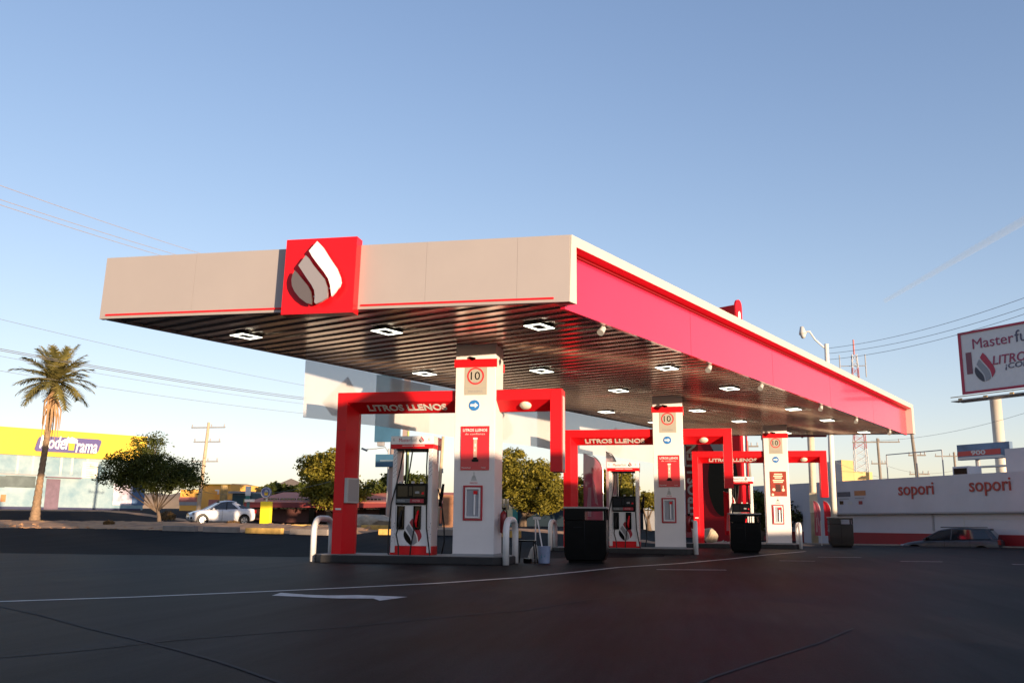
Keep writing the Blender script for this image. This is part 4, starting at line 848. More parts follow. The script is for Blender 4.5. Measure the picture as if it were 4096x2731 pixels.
# ------------------------------------------------------------------ cars
def car(name, label, loc, heading, body, L_=4.4, kind='sedan', wheelm=None):
    t = thing(name, label, 'car', loc, heading)
    h = L_/2; W_ = .87; wag = kind == 'wagon'
    # (x, halfwidth, zlow, ztop)
    if wag: st = [(h, .55, .35, .55), (h - .12, .74, .24, .68), (h - .45, .83, .20, .80), (h - 1.25, W_, .19, .92), (.4, W_, .18, .95), (-.6, W_, .18, .97), (-h + .7, W_, .2, 1.0), (-h + .18, .84, .24, 1.0), (-h, .74, .36, .92)]
    else: st = [(h, .5, .36, .56), (h - .10, .72, .24, .70), (h - .42, .82, .19, .84), (h - 1.15, W_, .18, .97), (.4, W_, .17, 1.0), (-.6, W_, .17, 1.02), (-h + .75, W_, .2, 1.05), (-h + .2, .82, .24, 1.06), (-h, .70, .38, .96)]
    b = MB(); ring_ = []
    for x, w_, zl, zt_ in st:
        zm = zl + (zt_ - zl)*.5
        half = [(0, zl), (w_*.86, zl), (w_*.97, zl + .09), (w_, zm), (w_*.985, zt_ - .13), (w_*.92, zt_ - .035), (w_*.75, zt_), (0, zt_ + .03)]
        r = [(x, y, z) for y, z in half] + [(x, -y, z) for y, z in half[-2:0:-1]]; ring_.append(r)
    k = len(ring_[0]); vs = [v for r in ring_ for v in r]; fs = []
    for i in range(len(ring_) - 1):
        for j in range(k): fs.append((i*k + j, i*k + (j + 1) % k, (i + 1)*k + (j + 1) % k, (i + 1)*k + j))
    fs += [tuple(range(k)), tuple(range((len(ring_) - 1)*k, len(ring_)*k))]
    bo = b.add(vs, fs).build('body', body, t, smooth=True); s_ = bo.modifiers.new('sub', 'SUBSURF'); s_.levels = 1; s_.render_levels = 2
    zb = .96 if not wag else .93
    prof = [(h - 1.15, zb), (h - 1.98, 1.40), (h - 2.4, 1.47), (-.5, 1.475), (-h + 1.35, 1.40), (-h + .45, zb + .08)] if not wag else [(h - 1.2, zb), (h - 1.95, 1.36), (h - 2.35, 1.43), (-.5, 1.45), (-h + .45, 1.41), (-h + .12, zb + .06)]
    yy = lambda z, o=0: .80 - (z - zb)*.42 + o
    def shell(pts, o): 
        m = MB(); n = len(pts); P = [(x, yy(z, o), z) for x, z in pts] + [(x, -yy(z, o), z) for x, z in pts]
        m.add(P, [tuple(range(n)), tuple(range(n, 2*n))[::-1]] + [(i, i + 1, i + 1 + n, i + n) for i in range(n - 1)] + [(n - 1, 0, n, 2*n - 1)]); return m
    shell(prof, 0).build('windows', glass, t, bevel=.02)
    rf = MB(); q = [prof[1], prof[2], prof[3], prof[4]]
    P = []; n = len(q)
    for x, z in q: P += [(x, yy(z, .015), z - .015), (x, yy(z, -.06), z + .035), (x, 0, z + .055), (x, -yy(z, -.06), z + .035), (x, -yy(z, .015), z - .015)]
    rf.add(P, [(i*5 + j, i*5 + j + 1, (i + 1)*5 + j + 1, (i + 1)*5 + j) for i in range(n - 1) for j in range(4)]); r_ = rf.build('roof', body, t, smooth=True)
    for s in (1, -1):
        pil = MB(); pil.tube([(prof[0][0], s*yy(prof[0][1]), prof[0][1]), (prof[1][0], s*yy(prof[1][1]), prof[1][1])], .04, 6)
        pil.build('pillar', body, t); pil = MB(); a, c = prof[-2], prof[-1]
        pil.prism([(a[0] + .1, s*yy(a[1], .012), a[1]), (c[0] - .05, s*yy(c[1], .012), c[1] - .08), (c[0] + (.7 if not wag else .25), s*yy(zb, .012), zb - .02), (a[0] + (.35 if not wag else .22), s*yy(a[1] - .05, .012), a[1] - .05)], (0, -s*.03, 0)); pil.build('pillar', body, t)
        pil = MB(); pil.tube([(-.15, s*yy(zb, .01), zb), (-.2, s*yy(1.44, .01), 1.42)], .025, 6); pil.build('pillar', body if wag else black, t)
        if wag: MB().tube([(.3, s*.5, 1.52), (-h + .7, s*.5, 1.52)], .02, 6).build('roof_rail', black, t)
        MB().obox((h - 1.45, s*.97, 1.0), AX, .07, AY, .1, AZ, .06).build('mirror', body if not wag else black, t, bevel=.03)
        MB().obox((h - .30, s*.66, .70 if not wag else .64), (1, -s*1.0, 0), .06, (s*1.0, 1, 0), .16, AZ, .07).build('headlight', mat('headlight', (.25, .26, .28), .1, coat=.8), t, bevel=.03)
        MB().obox((-h + .12, s*.70, .86), (1, s*.5, 0), .06, (-s*.5, 1, 0), .11, AZ, .11).build('taillight', mat('taillight', (.25, .01, .01), .2), t, bevel=.02)
        MB().box(-.5, -.3, s*.87 - .012, s*.87 + .012, .84, .87).box(.45, .65, s*.87 - .012, s*.87 + .012, .82, .85).build('handle', body, t)
        MB().box(.12, .128, s*.862 - .012, s*.862 + .012, .3, .94).box(-.98, -.972, s*.862 - .012, s*.862 + .012, .5, .96).build('door_gap', black, t)
        if not wag: MB().obox((h - .16, s*.62, .42), (1, -s*.7, 0), .05, (s*.7, 1, 0), .13, AZ, .07).build('fog_lamp', black, t, bevel=.02)
        for x in (h - .82, -h + .85):
            MB().tube([(x, s*.60, .33), (x, s*.878, .33)], .385, 24).build('wheel_arch', black, t)
            w_ = MB().tube([(x, s*.66, .31), (x, s*.68, .31), (x, s*.87, .31), (x, s*.89, .31)], [.27, .31, .31, .27], 24).build('wheel', rubber, t)
            rim = MB(); rim.tube([(x, s*.885, .31), (x, s*.893, .31)], .20, 20)
            rim.build('rim', mat('rim', (.35, .35, .36), .3, metal=.7) if not wag else grey, w_)
            sp_ = MB()
            for j in range(5): a = 2*math.pi*j/5 + .3; sp_.obox((x + math.cos(a + .6)*.13, s*.896, .31 + math.sin(a + .6)*.13), (math.cos(a + .6), 0, math.sin(a + .6)), .045, AY, .003, (-math.sin(a + .6), 0, math.cos(a + .6)), .025)
            sp_.build('spoke_gap', black, w_)
    MB().box(h - .04, h + .012, -.36, .36, .60, .67).build('grille', black, t, bevel=.02); MB().box(h - .06, h + .008, -.38, .38, .38, .50).build('bumper_intake', black, t, bevel=.03)
    MB().box(h, h + .03, -.2, .2, .40, .48).build('number_plate', lgrey, t)
    return t
sedan = car('white_sedan', 'white sedan driving past on the road beyond the earth median', (at(506, 1206, 59.3).x, 59.3, H(at(506, 1206, 59.3).x, 59.3)), math.atan2(-.666, -.746), mat('car_white', (.72, .71, .72), .25, coat=.6))
sedan.scale = (1, 1, 1.08)
car('grey_wagon', 'dark grey station wagon parked before the red base stripe, lower than the forecourt', (11.9, 48.6, -.62), math.atan2(.405, -.914), mat('car_grey', (.045, .05, .06), .4, coat=.15, noise=.3, nscale=3), 4.55, 'wagon')

# ------------------------------------------------------------------ left: store
stb = thing('beer_store', 'yellow topped store with blue white panelled front and purple oval sign', 'building', (0, 0, 0))
s0 = at(0, 1100, 93); s1 = at(305, 1100, 105.4); u = (s1 - s0); u.z = 0; u.normalize(); wl = 30; n = Vector((u.y, -u.x, 0)); n = n if n.y < 0 else -n
base = Vector((s0.x, s0.y, 0))
def onst(px, py):
    a, b_, c = ray(px, py); d = Vector((a, b_, c)); cp = Vector((0, 0, CAMZ)); q = cp + d*((base - cp).dot(n)/d.dot(n)); return (q - base).dot(u), q.z
stb.location = base[:]
def ST(b, nm, m, par=None, **k): return b.build(nm, m, par or stb, world=True, **k)
def P_(s, off, z): return base + u*s + n*off + AZ*z
E1, zt1 = onst(314, 1011); _, zt0 = onst(0, 979); _, zy0 = onst(0, 1042); _, zb0 = onst(0, 1168)
E1 += 1.2
yel = mat('store_yellow', (.66, .42, .02), .55, noise=.12, nscale=.25, ndark=(.58, .36, .018)); wallm = mat('store_panels', (.29, .37, .385), .5, noise=.25, nscale=.35, ndark=(.10, .21, .28))
S0 = -22
b = MB(); b.prism([P_(S0, .35, zy0), P_(E1, .35, zy0), P_(E1, .35, zt0), P_(S0, .35, zt0)], -n*10); ST(b, 'yellow_fascia', yel)
b = MB(); b.prism([P_(S0, 0, .5), P_(E1 + .25, 0, .5), P_(E1 + .25, 0, zy0 - .01), P_(S0, 0, zy0 - .01)], -n*10); ST(b, 'wall', wallm)
b = MB(); b.prism([P_(S0, .02, .5), P_(E1, .02, .5), P_(E1, .02, zb0 + .28), P_(S0, .02, zb0 + .28)], -n*.01); ST(b, 'base_band', mat('navy', (.02, .025, .08), .6))
def pan(x0, y0, x1, y1, m, nm, off=.03, th=.02, par=None):
    sa, za = onst(x0, y0); sb_, zb_ = onst(x1, y1); b = MB(); b.prism([P_(sa, off, zb_), P_(sb_, off, zb_), P_(sb_, off, za), P_(sa, off, za)], -n*th); return ST(b, nm, m, par)
pan(0 - 40, 1085, 38, 1092 - 2, mat('store_board', (.74, .72, .62), .5), 'white_board', .05)
pan(-60, 1062 + 18, 46, 1062 + 20 + 2, lgrey, 'board_edge', .06)
wgl = mat('store_glass', (.10, .13, .13), .3, noise=.4, nscale=.6); pan(-60, 1090, 10, 1119, wgl, 'window'); pan(13, 1091, 80, 1120, wgl, 'window')
pan(-60, 1086, 105, 1090, grey, 'window_head', .1, .08)
pan(104, 1094, 184, 1099, mat('purple_beam', (.16, .09, .12), .5), 'door_head', .6, .58)
dr = pan(107, 1099, 132, 1171, mat('door_purple', (.13, .08, .12), .5, noise=.3, nscale=1.5), 'door', .05); 
pan(190, 1060, 222, 1098, mat('poster_cream2', (.72, .70, .58), .5, noise=.15, nscale=4), 'wall_poster', .04)
b2_ = mat('text_brown', (.34, .28, .14), .6)
for yy_ in (1064, 1069, 1074, 1082, 1087, 1092): pan(197, yy_, 215, yy_ + 1.6, b2_, 'poster_text', .055, .01)
pan(262, 1110, 306, 1160, mat('mountain_print', (.50, .50, .58), .5, noise=.5, nscale=.8, ndark=(.25, .2, .25)), 'printed_panel', .04)
pan(306, 1105, 330, 1160, mat('deep_blue', (.04, .10, .22), .5), 'blue_panel', .05)
pan(2, 1135, 12, 1152, mat('ad_orange', (.45, .17, .05), .5), 'small_poster', .05)
for xx_ in (40, 75, 140, 165, 200): pan(xx_, 1046, xx_ + .7, 1090, lgrey, 'panel_joint', .02, .01)
# oval sign
pts = [(76, 1031.5), (84, 1009), (88, 1003.5), (93, 1001.5), (222, 1009.5), (228, 1012), (229, 1016), (222, 1036), (218, 1041), (212, 1042.5), (80, 1036)]
PP = []
for x, y in pts: s, z = onst(x, y); PP.append(P_(s, .55, z))
sg = ST(MB().prism(PP, -n*.19), 'sign_panel', mat('sign_purple', (.075, .06, .20), .4))
mid = (sum((p.x for p in PP))/11, sum(p.y for p in PP)/11, sum(p.z for p in PP)/11); mid = Vector(mid)
b = MB(); b.prism([mid + (p - mid)*1.0 for p in PP], -n*.01)
def sgn(s, x0, y0, x1, ht):
    sa, za = onst(x0, y0); sb_, _ = onst(x1, y0)
    t_ = text('sign_lettering', s, mat('sign_white', (.8, .78, .72), .5), stb, P_(sa, .56, za), u, AZ, sb_ - sa, ht, .03, bold=.012, shear=.2, world=True)
    t_.parent = sg; t_.location = (0, 0, 0) if False else -(stb.location + sg.location); t_.location = Vector((0, 0, 0)) - stb.location - sg.location; return t_
sgn('Model', 86, 1029, 152, 1.5); sgn('rama', 169, 1039, 218, 1.1)
sa, za = onst(153, 1034); sb_, zc = onst(167, 1019)
ST(MB().prism([P_(sa, .58, za), P_(sb_, .58, za), P_(sb_ + .05, .58, zc), P_(sa - .05, .58, zc)], -n*.02), 'mug', yel, sg); ST(MB().prism([P_(sa - 1.1, .6, zc + .08), P_(sb_ + .3, .6, zc), P_(sb_ + .35, .6, zc + .45), P_((sa + sb_)/2, .6, zc + .75), P_(sa - .5, .6, zc + .45)], -n*.02), 'foam', MATS['sign_white'], sg)

# yellow houses
def block(name, label, x0, x1, yb, yt, Y, m, dep=8, group=None, base_z=None, skew=0, cat='building'):
    a = at(x0, yb, Y); c = at(x1, yb, Y + skew); zt = at((x0 + x1)/2, yt, Y).z; z0 = H(a.x, Y) - .3 if base_z is None else base_z
    t = thing(name, label, cat, (a.x, Y, 0), group=group)
    MB().prism([(a.x, Y, z0), (c.x, Y + skew, z0), (c.x, Y + skew, zt), (a.x, Y, zt)], (0, dep, 0)).build('wall', m, t, world=True)
    return t
def ongrid(t, Y, x0, y0, x1, y1, m, nm, off=.03, th=.05):
    a = at(x0, y0, Y); c = at(x1, y1, Y); MB().box(a.x, c.x, Y - off, Y - off + th, min(a.z, c.z), max(a.z, c.z)).build(nm, m, t, world=True)
yw = mat('house_yellow', (.80, .41, .08), .7, noise=.1, nscale=.5)
t = block('yellow_house', 'bright yellow two storey house beyond the white car', 455, 527, 1160, 1111, 92, yw)
ongrid(t, 92, 494, 1124, 503, 1135, white, 'window'); ongrid(t, 92, 455, 1112, 527, 1114, yel, 'parapet', .15, .1); ongrid(t, 92, 460, 1140, 482, 1150, white, 'shop_front')
t = block('yellow_shop', 'low yellow shop with red grey base left of the yellow house', 412, 452, 1165, 1124, 88, yw)
ongrid(t, 88, 412, 1141, 452, 1152, mat('dusty_red', (.38, .14, .12), .7), 'red_band', .04); ongrid(t, 88, 412, 1152, 452, 1160, grey, 'shutter', .04)
t = block('red_annex', 'low red roofed annex between yellow house and teal shed', 478, 556, 1165, 1147, 84, mat('dusty_red', (.38, .14, .12), .7))
ongrid(t, 84, 500, 1149, 520, 1160, glass, 'window')
t = block('teal_shed', 'dark teal building with grey roof behind the white car', 531, 577, 1180, 1132, 80, mat('teal_dark', (.025, .07, .09), .6, noise=.2))
ongrid(t, 80, 530, 1128, 577, 1133, grey, 'roof', .5, 3); ongrid(t, 80, 560, 1145, 566, 1160, mat('poster_green', (.3, .3, .1), .6), 'poster', .04)
t = thing('white_sign_post', 'white and green sign post with arrow board left of the yellow pylon', 'sign', (at(566, 1190, 70).x, 70, .9))
ongrid(t, 70, 565.5, 1116, 575, 1138, white, 'upper_board', .1, .15); ongrid(t, 70, 565.5, 1138, 573, 1146, mat('teal_mid', (.05, .2, .17), .6), 'green_band', .1, .15); ongrid(t, 70, 563, 1146, 584, 1152, white, 'arrow_board', .1, .15); ongrid(t, 70, 568, 1152, 571, 1192, MATS['teal_dark'], 'post', .1, .15)
t = thing('tan_post', 'short brown trunk like post standing before the yellow house', 'post', (at(513, 1150, 78).x, 78, H(-40, 78)))
MB().tube([(0, 0, 0), (0, 0, at(513, 1114, 78).z - t.location.z)], [.38, .3], 10).build('shaft', mat('trunk_tan', (.36, .25, .1), .9, noise=.3), t)
# red roofed school
sch = block('red_roof_building', 'long low building with red tiled roof and dark barred windows', 572, 1036, 1205, 1162, 76, mat('school_wall', (.10, .035, .03), .7, noise=.2), dep=9)
a, c = at(568, 1162, 75), at(1040, 1162, 75); zr = at(700, 1130, 81).z; rt = mat('roof_tile', (.66, .20, .12), .7, noise=.2, nscale=1.2)
MB().prism([(a.x, 74.4, a.z), (a.x, 74.6, a.z + .35), (a.x + .5, 81, zr), (a.x + .5, 86, a.z)], (c.x - a.x, 0, 0)).build('roof', rt, sch, world=True)
MB().box(a.x, c.x, 74.3, 74.38, a.z - .1, a.z + .3).build('eave', mat('eave_red', (.20, .03, .03), .6), sch, world=True)
for k in range(14):
    x0 = a.x + 1.0 + k*1.55
    if k % 4 == 3: MB().box(x0, x0 + .5, 74.9, 75.2, .6, a.z - .1).build('pillar', black, sch, world=True); continue
    wn = MB().box(x0, x0 + 1.4, 75.9, 75.98, 2.0, 2.9).build('window', glass, sch, world=True); b = MB()
    for j in range(5): b.box(x0 + j*.33, x0 + j*.33 + .04, 75.86, 75.899, 2.0, 2.9)
    b.box(x0, x0 + 1.4, 75.85, 75.859, 2.42, 2.46); o = b.build('window_bars', grey, wn); o.location = -sch.location - wn.location - Vector((0, 0, 0)) ; o.location = (0, 0, 0)
# yellow pylon
p = at(608, 1198, 62); py_ = thing('pylon_sign', 'yellow pylon sign with round emblem disc on top', 'sign', (p.x, 62, H(p.x, 62)))
x0, x1 = at(596, 1198, 62).x - p.x, at(619, 1198, 62).x - p.x; zt = at(607, 1151, 62).z - py_.location.z
MB().box(x0, x1, -.02, .35, 0, zt).build('panel', mat('pylon_yellow', (.80, .62, .02), .5), py_, bevel=.02); MB().tube([(0, .1, zt), (0, .1, zt + .3)], .07, 8).build('neck', lgrey, py_)
q = MB().disc((0, .05, zt + .62), (0, -1, 0), .37, .15, 28).build('disc', mat('disc_blue', (.12, .13, .28), .5), py_); MB().ring((0, -.1, zt + .62), AX, AZ, .31, .37, .02, 28).build('disc_rim', lgrey, q)
MB().prism([(-.08, -.105, zt + .42), (.16, -.105, zt + .42), (.19, -.105, zt + .64), (-.10, -.105, zt + .64)], (0, -.01, 0)).build('mug', yel, q); MB().disc((.04, -.105, zt + .69), (0, -1, 0), .12, .01, 16).build('foam', lgrey, q)

# far centre walls
t = block('teal_wall', 'long dark teal street wall behind the centre trees', 1188, 1600, 1210, 1165, 108.4, mat('teal_wall', (.004, .018, .030), .6, noise=.25, nscale=.6), dep=.3, cat='wall')
t = block('cream_gate', 'cream slatted gate beside the teal wall, left of the nearest column', 1150, 1188, 1208, 1166, 108, mat('teal_light', (.04, .22, .19), .6), dep=.3, cat='gate')
for k in range(7): ongrid(t, 108, 1157.5 + k*2.9, 1162, 1159.6 + k*2.9, 1192, mat('cream', (.76, .66, .38), .6), 'slat', .06)
ongrid(t, 108, 1157, 1192, 1178, 1198, mat('poster_cream2', (.5, .2, .1), .5), 'gate_base', .06)
t = block('brick_building', 'sunlit brown brick wall between nearest pump and column', 1016, 1052, 1215, 1136, 60, mat('brick', (.36, .17, .09), .9, noise=.35, nscale=2.5), dep=6, cat='wall')
t = block('pale_blue_house', 'pale blue roofed low house right of the middle pump', 1478, 1512, 1210, 1172, 104, grey, dep=5)
ongrid(t, 104, 1476, 1158, 1514, 1170, mat('pale_blue', (.35, .42, .5), .6), 'roof', .4, 4)
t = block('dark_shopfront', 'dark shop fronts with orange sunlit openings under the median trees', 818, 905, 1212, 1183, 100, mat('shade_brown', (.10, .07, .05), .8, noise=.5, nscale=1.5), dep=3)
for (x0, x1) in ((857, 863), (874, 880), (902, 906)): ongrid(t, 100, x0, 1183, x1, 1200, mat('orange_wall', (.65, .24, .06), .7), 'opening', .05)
# carport at the right centre
t = thing('carport', 'long pale carport roof with shaded cars beneath, right of the farthest column', 'carport', (at(1835, 1150, 66).x, 66, 0))
a, c = at(1812, 1143, 66), at(1864, 1152, 70); MB().prism([(a.x, 66, a.z), (c.x, 70, c.z - .1), (c.x, 70, c.z + .1), (a.x, 66, a.z + .35)], (2, 5, 0)).build('roof', white, t, world=True)
b = MB()
for x in (a.x + .3, (a.x + c.x)/2 + .3, c.x): b.tube([(x, 68.5, -.3), (x, 68.5, a.z)], .06, 6)
b.build('post', grey, t, world=True)
MB().box(a.x - 2, c.x + 3, 76, 76.3, -.5, 2.6).build('back_wall', mat('shade_brown', (.10, .07, .05), .8), t, world=True)
cc = car('parked_car', 'white parked car under the carport, just right of the farthest guard hoop', (at(1842, 1225, 72).x, 72, -.3), math.atan2(-.9, -.5), MATS['car_white'])

# blue sign tower seen beyond the nearest frame
bt = thing('sign_tower', 'tall sign tower with two blue boards seen past the nearest pump', 'sign', (at(897, 1180, 62).x, 62, .6))
xm = bt.location.x; pm = mat('tower_pole', (.34, .25, .22), .6, noise=.1)
MB().tube([(0, 0, 0), (.25, 0, at(900, 870, 62).z)], [.32, .26], 10).build('pole', pm, bt)
bb_ = mat('board_blue', (.035, .11, .19), .5, noise=.25, nscale=.8)
for (x0, y0, x1, y1, nm) in [(865, 862, 928, 1016, 'top_board'), (867, 1044, 913, 1073, 'lower_board')]:
    a, c = at(x0, y1, 62), at(x1, y0, 62); MB().box(a.x, c.x, 61.5, 61.65, a.z, c.z).build(nm, bb_, bt, world=True, bevel=.02)
a, c = at(929, 1016, 62), at(945, 862, 62); MB().box(a.x, c.x, 61.5, 61.9, a.z - .3, c.z).build('board_side', pm, bt, world=True)
ongrid(bt, 61.5, 873, 1056, 906, 1059, mat('board_text', (.16, .22, .28), .6), 'board_text', .03, .02)
sl2 = thing('street_lamp', 'small distant street lamp with thin double arm left of the blue boards', 'street lamp', (at(889, 1150, 66).x, 66, .6))
z1 = at(885, 1030, 66); a = at(840, 1032, 66)
MB().tube([(0, 0, 0), (0, 0, z1.z - .6)], .06, 6).build('pole', grey, sl2); MB().tube([(0, 0, z1.z - .9), (z1.x - sl2.location.x, 0, z1.z - .5), ((a.x + z1.x)/2 - sl2.location.x, 0, a.z - .65 + .1), (a.x - sl2.location.x, 0, a.z - .6)], .035, 6).build('arm', grey, sl2)
MB().obox((a.x - sl2.location.x - .1, 0, a.z - .6), (1, 0, -.4), .22, AY, .1, (.4, 0, 1), .07).build('lamp_head', grey, sl2)
c = at(875, 1018, 66); MB().obox((c.x - sl2.location.x, 0, c.z - .6), AX, .24, AY, .2, AZ, .2).build('camera_box', grey, sl2, bevel=.03)

# ------------------------------------------------------------------ hills
def hills():
    vs = []; fs = []; n = 120
    for i in range(n + 1):
        a = R(-60 + 100*i/n); d = 620; hgt = 3 + 2.5*math.sin(i*.31) + 1.5*math.sin(i*.83 + 1) + 1.2*math.sin(i*2.1)
        f = max(.12, 1 - abs(math.degrees(a) + 24)/22); hgt = max(2, (hgt + 15)*f)
        for k, (dd, hz) in enumerate([(-60, 0), (-20, .55), (0, .95), (30, 1), (80, .7), (160, 0)]):
            vs.append((math.sin(a)*(d + dd), math.cos(a)*(d + dd), 8 + hgt*hz*(1 + .12*math.sin(i*1.7 + k*2)) - (0 if hz else 20)))
    for i in range(n):
        for k in range(5): q = i*6 + k; fs.append((q, q + 6, q + 7, q + 1))
    o = MB().add(vs, fs).build('hills', mat('hill_dirt', (.34, .24, .17), .95, noise=.4, nscale=.02, ndark=(.16, .13, .09)), smooth=True); tag(o, kind='structure')
hills()

# ------------------------------------------------------------------ trees
def leaf_mat(name, c1, c2):
    m = bpy.data.materials.new(name); m.use_nodes = True; t = m.node_tree; p = t.nodes['Principled BSDF']
    p.inputs['Roughness'].default_value = .6; p.inputs['Specular IOR Level'].default_value = .25
    tc = t.nodes.new('ShaderNodeTexCoord'); n = t.nodes.new('ShaderNodeTexNoise'); n.inputs['Scale'].default_value = 2.2; n.inputs['Detail'].default_value = 5; t.links.new(tc.outputs['Object'], n.inputs['Vector'])
    r = t.nodes.new('ShaderNodeValToRGB'); r.color_ramp.elements[0].position = .35; r.color_ramp.elements[1].position = .65; r.color_ramp.elements[0].color = (*c1, 1); r.color_ramp.elements[1].color = (*c2, 1)
    t.links.new(n.outputs['Fac'], r.inputs[0]); t.links.new(r.outputs[0], p.inputs['Base Color'])
    tl = t.nodes.new('ShaderNodeBsdfTranslucent'); t.links.new(r.outputs[0], tl.inputs[0]); mx = t.nodes.new('ShaderNodeMixShader'); mx.inputs[0].default_value = .25
    t.links.new(p.outputs[0], mx.inputs[1]); t.links.new(tl.outputs[0], mx.inputs[2]); t.links.new(mx.outputs[0], t.nodes['Material Output'].inputs[0]); return m
LG = leaf_mat('leaf_green', (.025, .04, .007), (.085, .095, .014)); LY = leaf_mat('leaf_olive', (.08, .08, .010), (.27, .22, .025)); bark = mat('bark', (.14, .10, .07), .9, noise=.4, nscale=5, bump=.5)
def tree(label, base, trunk, blobs, m, n, ls, seed, limbs=True, tr=.16, group='street trees'):
    rnd = random.Random(seed); t = thing('tree', label, 'tree', base, group=group)
    MB().tube(trunk, [tr*(1.3 - .6*i/(len(trunk) - 1)) for i in range(len(trunk))], 8).build('trunk', bark, t, smooth=True)
    top = Vector(trunk[-1]); b = MB()
    for (x, y, z, a, bb, c) in blobs:
        mid = (top + Vector((x, y, z - c*.2)))/2 + Vector((rnd.uniform(-.15, .15), 0, -.1)); b.tube([top - Vector((0, 0, .25)), mid, (x, y, z)], [tr*.45, tr*.3, tr*.1], 6)
    b.build('limbs', bark, t, smooth=True)
    vs = []; fs = []; vol = [a*bb*c for (_, _, _, a, bb, c) in blobs]; tot = sum(vol)
    for (x, y, z, a, bb, c), v in zip(blobs, vol):
        k = int(n*v/tot); ncl = max(6, int(k/36)); cl_ = []
        for _ in range(ncl):
            d = Vector((rnd.gauss(0, 1), rnd.gauss(0, 1), rnd.gauss(0, 1))).normalized(); r = rnd.uniform(.42, 1.06)
            cl_.append(Vector((x + d.x*a*r, y + d.y*bb*r, z + d.z*c*r)))
        for _ in range(k):
            q = cl_[rnd.randrange(ncl)] + Vector((rnd.gauss(0, .15), rnd.gauss(0, .15), rnd.gauss(0, .11)))*(1 + .45*min(a, c))
            d1 = Vector((rnd.gauss(0, 1), rnd.gauss(0, 1), rnd.gauss(0, .6))).normalized(); d2 = d1.cross(Vector((rnd.gauss(0, 1), rnd.gauss(0, 1), rnd.gauss(0, 1)))).normalized()
            s = ls*rnd.uniform(.6, 1.3); o = len(vs); vs += [q - d1*s, q + d2*s*.45, q + d1*s, q - d2*s*.45]; fs.append((o, o + 1, o + 2, o + 3))
    me = bpy.data.meshes.new('crown'); me.from_pydata(vs, [], fs); me.materials.append(m); o = bpy.data.objects.new('crown', me); C.objects.link(o); o.parent = t
    return t
def ptree(label, px, py, Y, m, specs, n, ls, seed, tr=.16, th=None):
    f_ = max(1, Y/52); ls *= f_; tr *= f_; specs = [(a, b_, c, d, e*f_) for a, b_, c, d, e in specs]    # specs: blobs in photo px (x, y, rx, ry, depth radius)
    a = at(px, py, Y); z0 = H(a.x, Y); sc_ = 2142/(Y*math.cos(YAW) - a.x*math.sin(-YAW) if False else Y*.981 - a.x*.191)
    bl_ = []
    for (x, y, rx, ry, rd) in specs:
        q = at(x, y, Y); bl_.append((q.x - a.x, random.Random(x).uniform(-.4, .4), q.z - z0, rx/sc_, rd, ry/sc_))
    zc = min(b_[2] for b_ in bl_) ; mx_ = sum(b_[0] for b_ in bl_)/len(bl_)
    th = th or zc*.45
    return tree(label, (a.x, Y, z0 - .05), [(0, 0, 0), (mx_*.1, .02, th*.5), (mx_*.3, 0, th)], bl_, m, n, ls, seed, tr=tr)
ptree('dark bushy tree with sunlit top on the median beside the store', 366, 1205, 50.5, LG, [(330, 1022, 42, 22, .9), (285, 1062, 42, 28, 1.3), (330, 1080, 58, 32, 1.5), (400, 1085, 50, 30, 1.4), (440, 1102, 34, 26, 1.2), (256, 1093, 26, 20, 1.0), (300, 1104, 46, 20, 1.2), (350, 1055, 44, 20, 1.3), (440, 1075, 28, 16, .9), (350, 1008, 24, 12, .5), (372, 1112, 46, 18, 1.2)], 23000, .08, 3, tr=.11)
ptree('green tree left of the nearest red frame', 760, 1200, 75, LY, [(735, 1060, 42, 20, 1.5), (712, 1082, 28, 14, 1.0), (770, 1062, 40, 26, 1.8), (735, 1100, 45, 26, 1.8), (775, 1130, 62, 36, 2.2), (722, 1132, 34, 10, 1.2)], 16000, .11, 5, tr=.2)
ptree('dark green tree seen between the nearest frame and its pump', 850, 1205, 82, LG, [(835, 1140, 30, 22, 1.2), (870, 1130, 32, 28, 1.2), (905, 1130, 26, 24, 1.2), (860, 1155, 40, 22, 1.3), (893, 1105, 16, 16, .8), (940, 1100, 26, 12, 1), (975, 1100, 20, 9, 1), (955, 1120, 30, 20, 1)], 12000, .11, 6, tr=.15)
ptree('large yellow green tree right of the nearest column', 1200, 1185, 90, LY, [(1180, 1045, 26, 16, 1.2), (1210, 1090, 46, 32, 1.8), (1250, 1085, 34, 26, 1.6), (1265, 1130, 44, 38, 2), (1205, 1135, 48, 34, 2), (1165, 1100, 24, 40, 1.5), (1240, 1150, 45, 26, 1.6), (1170, 1070, 24, 30, 1.2), (1290, 1140, 20, 28, 1.2)], 30000, .085, 7, tr=.2)
ptree('yellow green tree behind the pink feather flag', 1370, 1190, 96, LY, [(1325, 1120, 18, 30, 1.2), (1375, 1105, 26, 26, 1.4), (1400, 1110, 24, 32, 1.4), (1345, 1140, 40, 24, 1.6), (1395, 1140, 30, 26, 1.6), (1430, 1110, 24, 30, 1.4), (1440, 1140, 24, 22, 1.4)], 16000, .1, 8, tr=.18)
ptree('small round green tree right of the middle pump', 1490, 1185, 98, LY, [(1490, 1145, 18, 14, .9), (1505, 1150, 14, 16, .8), (1478, 1155, 12, 14, .8), (1455, 1125, 8, 10, .5)], 4000, .1, 9, tr=.12)
ptree('dark tree behind the price totem and farthest pump', 1745, 1205, 62, LG, [(1745, 1160, 18, 34, 1.2), (1738, 1185, 16, 22, 1), (1820, 1180, 20, 26, 1.5), (1757, 1190, 12, 20, 1)], 6000, .11, 10)
